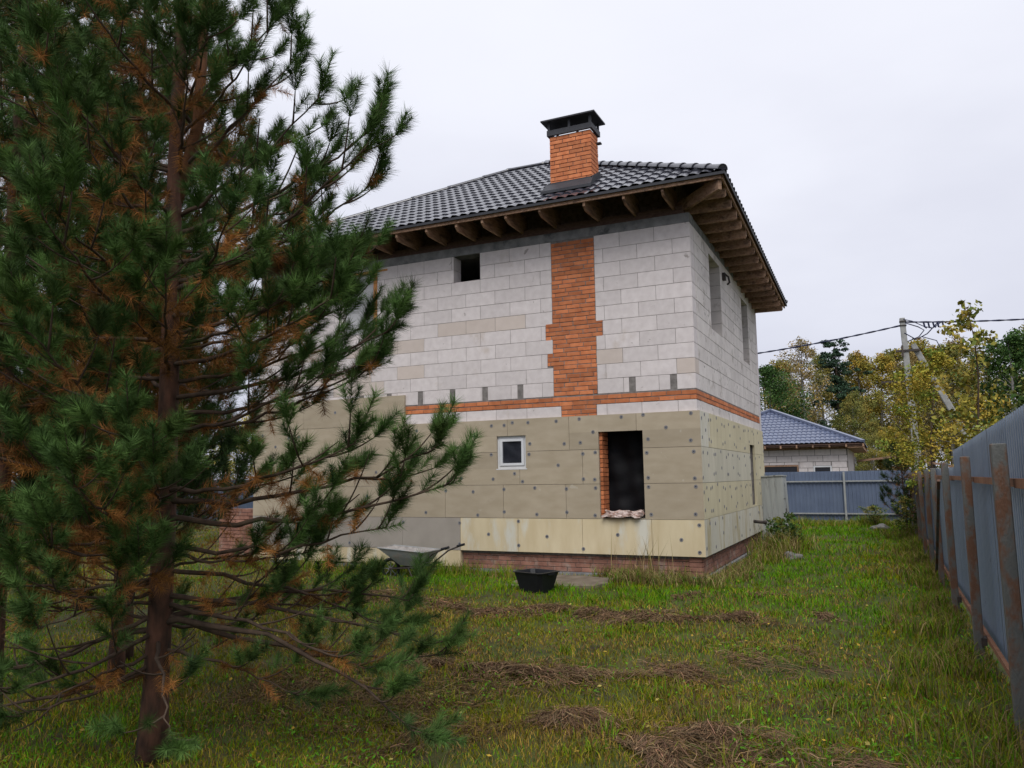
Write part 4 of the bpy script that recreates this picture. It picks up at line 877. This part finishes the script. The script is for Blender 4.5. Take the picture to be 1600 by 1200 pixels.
FAR = [  # column, distance y, kind, top height
 (1196, 36, 'gb', 8.2, 'dark green tree rising beside the far corner of the house', 'tree'), (1246, 44, 'bb', 11.2, 'brownish thinning birch above the blue roof ridge', 'birch'), (1216, 50, 'yb2', 10.5, "tall brown and yellow birch directly above the blue roof's peak", 'birch'),
 (1302, 44, 'pn', 11.0, 'lone dark pine with bare lower trunk among the yellow birches', 'pine tree'), (1336, 46, 'yb', 10.2, "rounded yellow birch just right of the lone dark pine", 'birch'), (1362, 47, 'yb', 10.0, "yellow birch second to the right of the lone dark pine", 'birch'), (1385, 50, 'yb2', 10.6, "yellow birch between the lone dark pine and the utility pole", 'birch'),
 (1410, 46, 'bb', 10.0, "thin brownish birch just left of the utility pole", 'birch'), (1432, 52, 'yb', 11.6, "tall yellow birch crowning out behind the utility pole", 'birch'), (1470, 46, 'yb2', 10.2, "yellow birch between the utility pole and the aspen sapling", 'birch'), (1495, 50, 'bb', 11.4, "brown domed birch standing tallest right of the utility pole", 'birch'), (1532, 47, 'ob', 9.6, "olive birch behind the aspen sapling", 'birch'), (1275, 52, 'ob', 11.0, "olive birch just left of the lone dark pine", 'birch'),
 (1568, 40, 'gb', 9.6, 'bushy green tree at the right edge behind the fence', 'tree'), (1610, 42, 'gb', 10.4, 'tall green tree cut by the right edge of the picture', 'tree'), (1650, 44, 'yb2', 11, "yellow birch beyond the picture's right edge behind the fence", 'birch'), (1700, 42, 'gb', 11, "green tree farthest right beyond the picture's edge", 'birch'),
 (1345, 34, 'ob', 4.6, 'low olive tree between the blue roof and the shed', 'tree'), (1372, 30, 'yb', 4.0, 'round yellow bush behind the shed', 'bush'), (1318, 38, 'ob', 6.5, 'olive tree behind the right end of the blue roof', 'tree')]
for i, (c, y, kd, h, lab, cat) in enumerate(FAR):
    s = h/10; place_tree('birch_tree' if cat == 'birch' else cat.replace(' ', '_'), KIT[kd], (px(c, y), y, -.1), (s*RNG.uniform(.9, 1.1), s*RNG.uniform(.9, 1.1), s), RNG.uniform(0, 6.28), lab or 'yellowing birch in the row of trees beyond the back fence', cat, None if lab else 'birches beyond the back fence')
# far-off wood that reads as one mass
cen = []; rad = []
for k in range(420):
    x = RNG.uniform(-90, 60); y = RNG.uniform(56, 74); z = RNG.uniform(.5, 9.3)+vnoise(x, y, 7, 4)*2.4
    cen.append((x, y, float(z)*.95)); rad.append(RNG.uniform(1.0, 2.1))
V, C_ = leaf_cloud(np.array(cen), np.array(rad), 380, .24, OLI+YEL[:3]+BRO+GRN[:1]); wd = obj('far_wood', npmesh('far_wood', V, np.arange(len(V)).reshape(-1, 4), C_, M_leaf)); wd['kind'] = 'stuff'; wd['label'] = 'mass of yellow and olive autumn forest in the distance'
mb = MB()
for k in range(70):
    x = RNG.uniform(-40, 45); y = RNG.uniform(52, 60); mb.tube([(x, y, 0), (x+RNG.uniform(-.3, .3), y, 9)], [.14, .05], 5)
tk = mb.build('far_trunks', M_birch, None, kind='stuff'); tk['label'] = 'thin pale trunks inside the distant forest'
# trees left of the house
for i, (x, y, kd, h, lab) in enumerate([(-15, 2, 'gb', 6.5, 'green tree behind the pines left of the house'), (-19, -3, 'ob', 7, 'olive tree at the far left behind the pines'), (-14, 10, 'pn', 9, 'dark pine behind the left end of the house'), (-25, 8, 'gb', 9, 'tall green tree beyond the left fence'), (-18, -8, 'sp', 7.5, 'dark spruce beyond the pines at the far left'), (-24, -2, 'bb', 8.5, 'brownish tree beyond the left fence')]):
    place_tree('tree', KIT[kd], (x, y, -.1), (h/10,)*3, i*1.3, lab, 'tree')
# near saplings behind the right fence
s1 = tree_mesh(4.7, 2.3, [(.30, .26, .035), (.19, .22, .035), (.12, .18, .03), (.34, .23, .035)], .062, 8500, 'birch', 21)
place_tree('birch_sapling', s1, (3.62, 8.0, -.1), (1, 1, .98), .3, 'young birch with small yellow green leaves in front of the utility pole', 'sapling')
s2 = tree_mesh(4.3, 1.35, [(.13, .18, .05), (.20, .21, .04), (.32, .23, .045), (.26, .22, .04)], .08, 1500, 'birch', 22)
place_tree('aspen_sapling', s2, (4.0, 1.4, -.1), (1, 1, 1.03), 0, 'young aspen with big round leaves rising above the tall fence sheets', 'sapling')
s3 = tree_mesh(3.0, 1.8, [(.28, .24, .035), (.20, .21, .035), (.36, .25, .045)], .07, 3600, 'birch', 23)
place_tree('birch_sapling', s3, (4.4, 3.6, -.1), (1, 1, 1), 2, 'low yellow birch filling the gap just beyond the tall fence sheets', 'sapling')
s5 = tree_mesh(3.6, 2.2, GRN+OLI, .085, 3600, 'birch', 25)
place_tree('green_sapling', s5, (5.0, 1.6, -.1), (1, 1, .95), 1, 'green leafy sapling above the fence at the right edge', 'sapling')
s4 = tree_mesh(1.3, 1.2, GRN+OLI, .06, 1500, 'birch', 24)
place_tree('bush', s4, (2.3, 14.0, 0), (1.0, .9, .45), 0, 'low green bush at the foot of the blue fence by the young pine', 'bush')
place_tree('bush', s4, (3.1, 8.6, 0), (.7, 1, .75), 2, 'small shrub growing against the far part of the right fence', 'bush')

# ------------------------------------------------------------------ grass
RNG = np.random.default_rng(77)
def blades(x, y, h, wd, cols, lean=.5, z=None, name='grass', hs=1):
    n = len(x); z = gh(x, y) if z is None else z; a = RNG.uniform(0, 6.283, n); la = RNG.uniform(0, 6.283, n); ln = RNG.random(n)**.8*lean
    b = np.stack([np.cos(a), np.sin(a), np.zeros(n)], 1)*wd[:, None]/2; base = np.stack([x, y, z-.005], 1)
    d1 = np.stack([np.cos(la)*ln*.6, np.sin(la)*ln*.6, np.ones(n)], 1); d2 = np.stack([np.cos(la)*ln*1.6, np.sin(la)*ln*1.6, 1-ln*.55], 1)
    mid = base+d1*(h*.55)[:, None]; tip = mid+d2*(h*.5)[:, None]
    V = np.stack([base-b, base+b, mid+b*.75, mid-b*.75, tip], 1).reshape(-1, 3); i = np.arange(n)*5
    T_ = np.concatenate([np.stack([i, i+1, i+2], 1), np.stack([i, i+2, i+3], 1), np.stack([i+3, i+2, i+4], 1)]); return V, T_, np.repeat(cols, 5, 0)
def inside(x, y): return ((x > -9.2) & (x < .06) & (y > -.08) & (y < 7.1)) | (x > 3.4) | ((x > -2.65) & (x < -1.25) & (y > -1.45) & (y < -.45) & (vnoise(x, y, .3, 6) > .28)) | ((np.abs(x+1.93) < .2) & (np.abs(y+2.1) < .17))
def ground_cols(x, y, n):
    lush = np.array([.10, .24, .004]); ol = np.array([.20, .205, .006]); st = np.array([.34, .225, .05]); br = np.array([.135, .08, .028])
    p = vnoise(x, y, 1.4, 5)*.6+vnoise(x, y, .45, 6)*.4; strip = np.exp(-((y+2.0+.1*x)/.85)**2)*(x > -4.5)*(x < 2.6)+.75*np.exp(-((x-1.6)/1.3)**2)*(y > -.5)*(y < 14)+.8*(y > 9)
    pr_l = np.clip(.34+strip*.75+(p-.5)*1.5, .06, .95); u = RNG.random(n); c = np.where((u < pr_l)[:, None], lush, ol); u2 = RNG.random(n)
    ps = np.clip(.34-strip*.36+(vnoise(x, y, .9, 8)-.5)*.9, .02, .75); c = np.where((u2 < ps)[:, None], st, c); c = np.where((u2 < ps*.38)[:, None], br, c)
    return c*RNG.uniform(.55, 1.35, (n, 1)), strip
n = 520000
r_ = np.exp(RNG.uniform(math.log(2.6), math.log(30), n)); th = RNG.uniform(R(-52), R(52), n)+math.atan2(F.y, F.x)
x = CAM.x+np.cos(th)*r_; y = CAM.y+np.sin(th)*r_; clump = RNG.normal(size=(n, 2))*.012; x += clump[:, 0]; y += clump[:, 1]
k = (~inside(x, y)) & (y < 14.9) & (x > -21.5); x, y, r_ = x[k], y[k], r_[k]; n = len(x)
dens = vnoise(x, y, .5, 9)*.6+vnoise(x, y, .17, 3)*.4; k = RNG.random(n) < np.clip(-.1+dens*1.9, .06, 1); x, y, r_ = x[k], y[k], r_[k]; n = len(x)
c, strip = ground_cols(x, y, n)
h = (.018+.034*RNG.random(n)**2)*(1+.9*strip)*(.7+.9*vnoise(x, y, .7, 12))+.0012*r_; wdt = .0028+.00055*r_
V, T_, C_ = blades(x, y, h, wdt, c, .95); g = obj('grass', npmesh('grass', V, T_, C_, M_blade)); g['kind'] = 'stuff'; g['label'] = 'short green and yellowing lawn grass'
# broad little leaves (clover, dandelion)
n = 26000; r_ = np.exp(RNG.uniform(math.log(2.8), math.log(16), n)); th = RNG.uniform(R(-50), R(50), n)+math.atan2(F.y, F.x); x = CAM.x+np.cos(th)*r_; y = CAM.y+np.sin(th)*r_
k = (~inside(x, y)) & (vnoise(x, y, .8, 21) > .48); x, y, r_ = x[k], y[k], r_[k]; n = len(x); z = gh(x, y)+RNG.uniform(.012, .05, n)
p = np.stack([x, y, z], 1); a = RNG.uniform(0, 6.28, n); el = RNG.uniform(-.1, .7, n); d = np.stack([np.cos(a)*np.cos(el), np.sin(a)*np.cos(el), np.sin(el)], 1); s_ = np.stack([-np.sin(a), np.cos(a), np.zeros(n)], 1); L = (RNG.uniform(.012, .04, n)+.0006*r_)[:, None]
V = np.stack([p, p+d*L*.55+s_*L*.24, p+d*L, p+d*L*.55-s_*L*.24], 1).reshape(-1, 3); C_ = np.repeat(np.array([.075, .20, .010])*RNG.uniform(.6, 1.5, (n, 1)), 4, 0)
g = obj('ground_cover', npmesh('ground_cover', V, np.arange(len(V)).reshape(-1, 4), C_, M_blade)); g['kind'] = 'stuff'; g['label'] = 'small broad leaves of weeds in the lawn'
# taller tufts: along the fence, the locker and the plinth
def tufts(spots, name, label, cols, lean=.7):
    X, Y, H, Cc = [], [], [], []
    for (tx, ty, hh, num, sp) in spots:
        X.append(tx+RNG.normal(size=num)*sp); Y.append(ty+RNG.normal(size=num)*sp*.8); H.append(hh*RNG.uniform(.4, 1.1, num)); Cc.append(np.array(cols)[RNG.integers(0, len(cols), num)]*RNG.uniform(.6, 1.3, (num, 1)))
    X, Y, H, Cc = map(np.concatenate, (X, Y, H, Cc)); k = ~inside(X, Y); X, Y, H, Cc = X[k], Y[k], H[k], Cc[k]
    dist = np.hypot(X-CAM.x, Y-CAM.y); V, T_, C_ = blades(X, Y, H, .004+.0005*dist, Cc, lean); g = obj(name, npmesh(name, V, T_, C_, M_blade)); g['kind'] = 'stuff'; g['label'] = label
DRY = [(.27, .20, .085), (.19, .13, .055), (.15, .14, .03), (.33, .26, .12)]; LUSH = [(.085, .205, .008), (.15, .225, .010), (.20, .20, .02)]
tufts([(RNG.uniform(-1.5, .35), RNG.uniform(-.95, -.25), RNG.uniform(.12, .32), 55, .09) for _ in range(60)]+[(RNG.uniform(.15, .6), RNG.uniform(-.4, 2.4), RNG.uniform(.10, .26), 50, .09) for _ in range(24)], 'dry_weeds', 'dry straw coloured weeds along the foot of the brick plinth', DRY+LUSH[:1], 1.0)
tufts([(RNG.uniform(-1.4, -.5), RNG.uniform(-.6, -.15), RNG.uniform(.5, .85), 7, .12) for _ in range(7)], 'tall_stalks', 'thin dry stalks standing in front of the foam boards', DRY, .35)
tufts([(RNG.uniform(.12, .85), RNG.uniform(2.2, 6.3), RNG.uniform(.12, .62), 55, .16) for _ in range(34)], 'tall_weeds', 'tall green weeds in front of the grey locker', LUSH+DRY, 1.0)
tufts([(3.25-abs(RNG.normal())*.28, RNG.uniform(-9.3, 12), RNG.uniform(.12, .30), 60, .07) for _ in range(150)]+[(RNG.uniform(.4, 3.2), RNG.uniform(-9.2, -6.5), RNG.uniform(.1, .2), 40, .06) for _ in range(26)], 'fence_grass', 'longer grass growing along the right fence', LUSH+DRY[:2], .9)
tufts([(RNG.uniform(-.3, 3.2), RNG.uniform(14.0, 14.9), RNG.uniform(.2, .45), 80, .16) for _ in range(30)]+[(RNG.uniform(-9, -3), RNG.uniform(-.9, -.15), RNG.uniform(.15, .32), 60, .1) for _ in range(50)], 'edge_grass', 'uncut grass along the far fence and left part of the wall', LUSH+DRY[:1], .7)
# loose tussocks and fallen leaves over the lawn
tufts([(RNG.uniform(-6, 3.2), RNG.uniform(-9.5, 13), RNG.uniform(.06, .15), 26, .035) for _ in range(520)], 'tussocks', 'small tussocks of longer grass scattered over the lawn', LUSH+LUSH+DRY[2:3], 1.2)
n = 2600; x = RNG.uniform(-7, 3.3, n); y = RNG.uniform(-10, 13, n); k = ~inside(x, y); x, y = x[k], y[k]; n = len(x); p = np.stack([x, y, gh(x, y)+RNG.uniform(.02, .045, n)], 1); a = RNG.uniform(0, 6.28, n)
d = np.stack([np.cos(a), np.sin(a), RNG.normal(size=n)*.35], 1); s_ = np.stack([-np.sin(a), np.cos(a), RNG.normal(size=n)*.35], 1); L = RNG.uniform(.015, .038, n)[:, None]
V = np.stack([p, p+d*L*.5+s_*L*.42, p+d*L*1.1, p+d*L*.5-s_*L*.42], 1).reshape(-1, 3); C_ = np.repeat(np.array([(.42, .28, .04), (.30, .16, .04), (.16, .09, .04), (.36, .30, .08)])[RNG.integers(0, 4, n)]*RNG.uniform(.6, 1.2, (n, 1)), 4, 0)
g = obj('fallen_leaves', npmesh('fallen_leaves', V, np.arange(len(V)).reshape(-1, 4), C_, M_leaf)); g['kind'] = 'stuff'; g['label'] = 'fallen yellow and brown leaves lying in the grass'
# leafy weeds beside the locker
RNG = np.random.default_rng(3)
cen = np.array([(RNG.uniform(.3, .9), RNG.uniform(4.6, 6.6), RNG.uniform(.1, .72)) for _ in range(34)]); V, C_ = leaf_cloud(cen, np.full(34, .13), 40, .06, GRN+[(.14, .14, .02)])
g = obj('nettles', npmesh('nettles', V, np.arange(len(V)).reshape(-1, 4), C_, M_leaf)); g['kind'] = 'stuff'; g['label'] = 'leafy nettles crowding the foot of the locker'
# cut grass lying in swaths
def hay(path, wid_, n, hgt, label, col=(.155, .098, .055)):
    n = int(n*1.9); P = np.array(path, float); seg = np.linalg.norm(np.diff(P, axis=0), axis=1); cs = np.concatenate([[0], np.cumsum(seg)]); u = RNG.random(n)*cs[-1]; i = np.clip(np.searchsorted(cs, u)-1, 0, len(P)-2); f = (u-cs[i])/seg[i]
    kp = vnoise(u+P[0, 0]*3, RNG.normal(size=n)*.08, .35, 31) > .36; u, i, f = u[kp], i[kp], f[kp]; n = len(u)
    c = P[i]*(1-f)[:, None]+P[i+1]*f[:, None]; dr = unit(P[i+1]-P[i]); nr = np.stack([-dr[:, 1], dr[:, 0]], 1); off = RNG.normal(size=n)*wid_*.62*(.25+1.5*vnoise(u, u*0, .22, 7))+(vnoise(u, u*0, .5, 3)-.5)*wid_*1.2; c = c+nr*off[:, None]
    z0 = gh(c[:, 0], c[:, 1])+hgt*np.exp(-(off/wid_)**2*2)*(.3+1.1*vnoise(c[:, 0], c[:, 1], .25, 4))*RNG.random(n)**.5
    swirl = (vnoise(c[:, 0], c[:, 1], .3, 14)-.5)*5.5; a = np.arctan2(dr[:, 1], dr[:, 0])+swirl+RNG.normal(size=n)*.5; L = RNG.uniform(.05, .2, n); cur = RNG.normal(size=n)*1.1
    pts = []; p = np.stack([c[:, 0], c[:, 1], z0+.008], 1)
    for k in range(4):
        pts.append(p.copy()); aa = a+cur*k/3; p = p+np.stack([np.cos(aa), np.sin(aa), RNG.normal(size=n)*.16+(.22 if k == 0 else -.22)], 1)*(L/3)[:, None]
        p[:, 2] = np.maximum(p[:, 2], gh(p[:, 0], p[:, 1])+.004)
    wv = np.stack([-np.sin(a), np.cos(a), RNG.normal(size=n)*.4], 1)*(.0011+.00012*np.hypot(c[:, 0]-CAM.x, c[:, 1]-CAM.y))[:, None]; V = np.stack([q for pp in pts for q in (pp-wv, pp+wv)], 1).reshape(-1, 3); i8 = np.arange(n)*8
    Q = np.concatenate([np.stack([i8+2*k, i8+2*k+1, i8+2*k+3, i8+2*k+2], 1) for k in range(3)]); cc = np.array(col)*RNG.uniform(.35, 1.4, (n, 1))*np.where(RNG.random((n, 1)) < .16, 1.9, 1)*(1+RNG.uniform(-.12, .12, (n, 3)))
    g = obj('cut_grass', npmesh('cut_grass', V, Q, np.repeat(cc, 8, 0), M_blade)); g['kind'] = 'stuff'; g['label'] = label
hay([(-1.4, -3.5), (-.2, -3.75), (.35, -3.75), (1.03, -3.3), (1.95, -2.65)], .26, 6500, .05, 'long swath of brown cut grass across the middle of the lawn')
hay([(-4.3, -2.9), (-3.2, -3.3), (-2.0, -3.9), (-1.3, -3.6)], .22, 3000, .05, 'brown cut grass near the pine branches in front of the wheelbarrow')
hay([(-1.4, -6.5), (-.6, -6.6), (.36, -6.62), (.85, -6.2), (1.4, -5.7)], .24, 6000, .05, 'second swath of brown cut grass nearer the camera')
hay([(.45, -7.75), (.8, -7.5), (1.2, -7.65)], .22, 4200, .08, 'small heap of dry cut grass close to the camera')
hay([(1.3, -8.1), (1.66, -7.7), (2.1, -7.6), (2.4, -7.95)], .30, 7500, .09, 'largest heap of dry cut grass at the bottom edge of the picture')
hay([(-.1, -1.75), (.97, -1.45), (1.6, -1.4)], .16, 1200, .04, 'thin brown patch of cut grass by the house corner')
hay([(1.2, -5.4), (2.0, -5.0), (2.6, -5.3)], .5, 1100, .01, 'thin scatter of dry grass in front of the fence')
hay([(-2.3, -7.6), (-1.4, -7.4), (-.4, -7.9), (.1, -8.3)], .6, 5000, .02, 'brown fallen needles and dry grass under the foreground pine', (.13, .085, .04))
print('blocks', NB[0], 'bricks', nb1, nb2, nb3, 'tris', sum(len(m.polygons) for m in bpy.data.meshes))
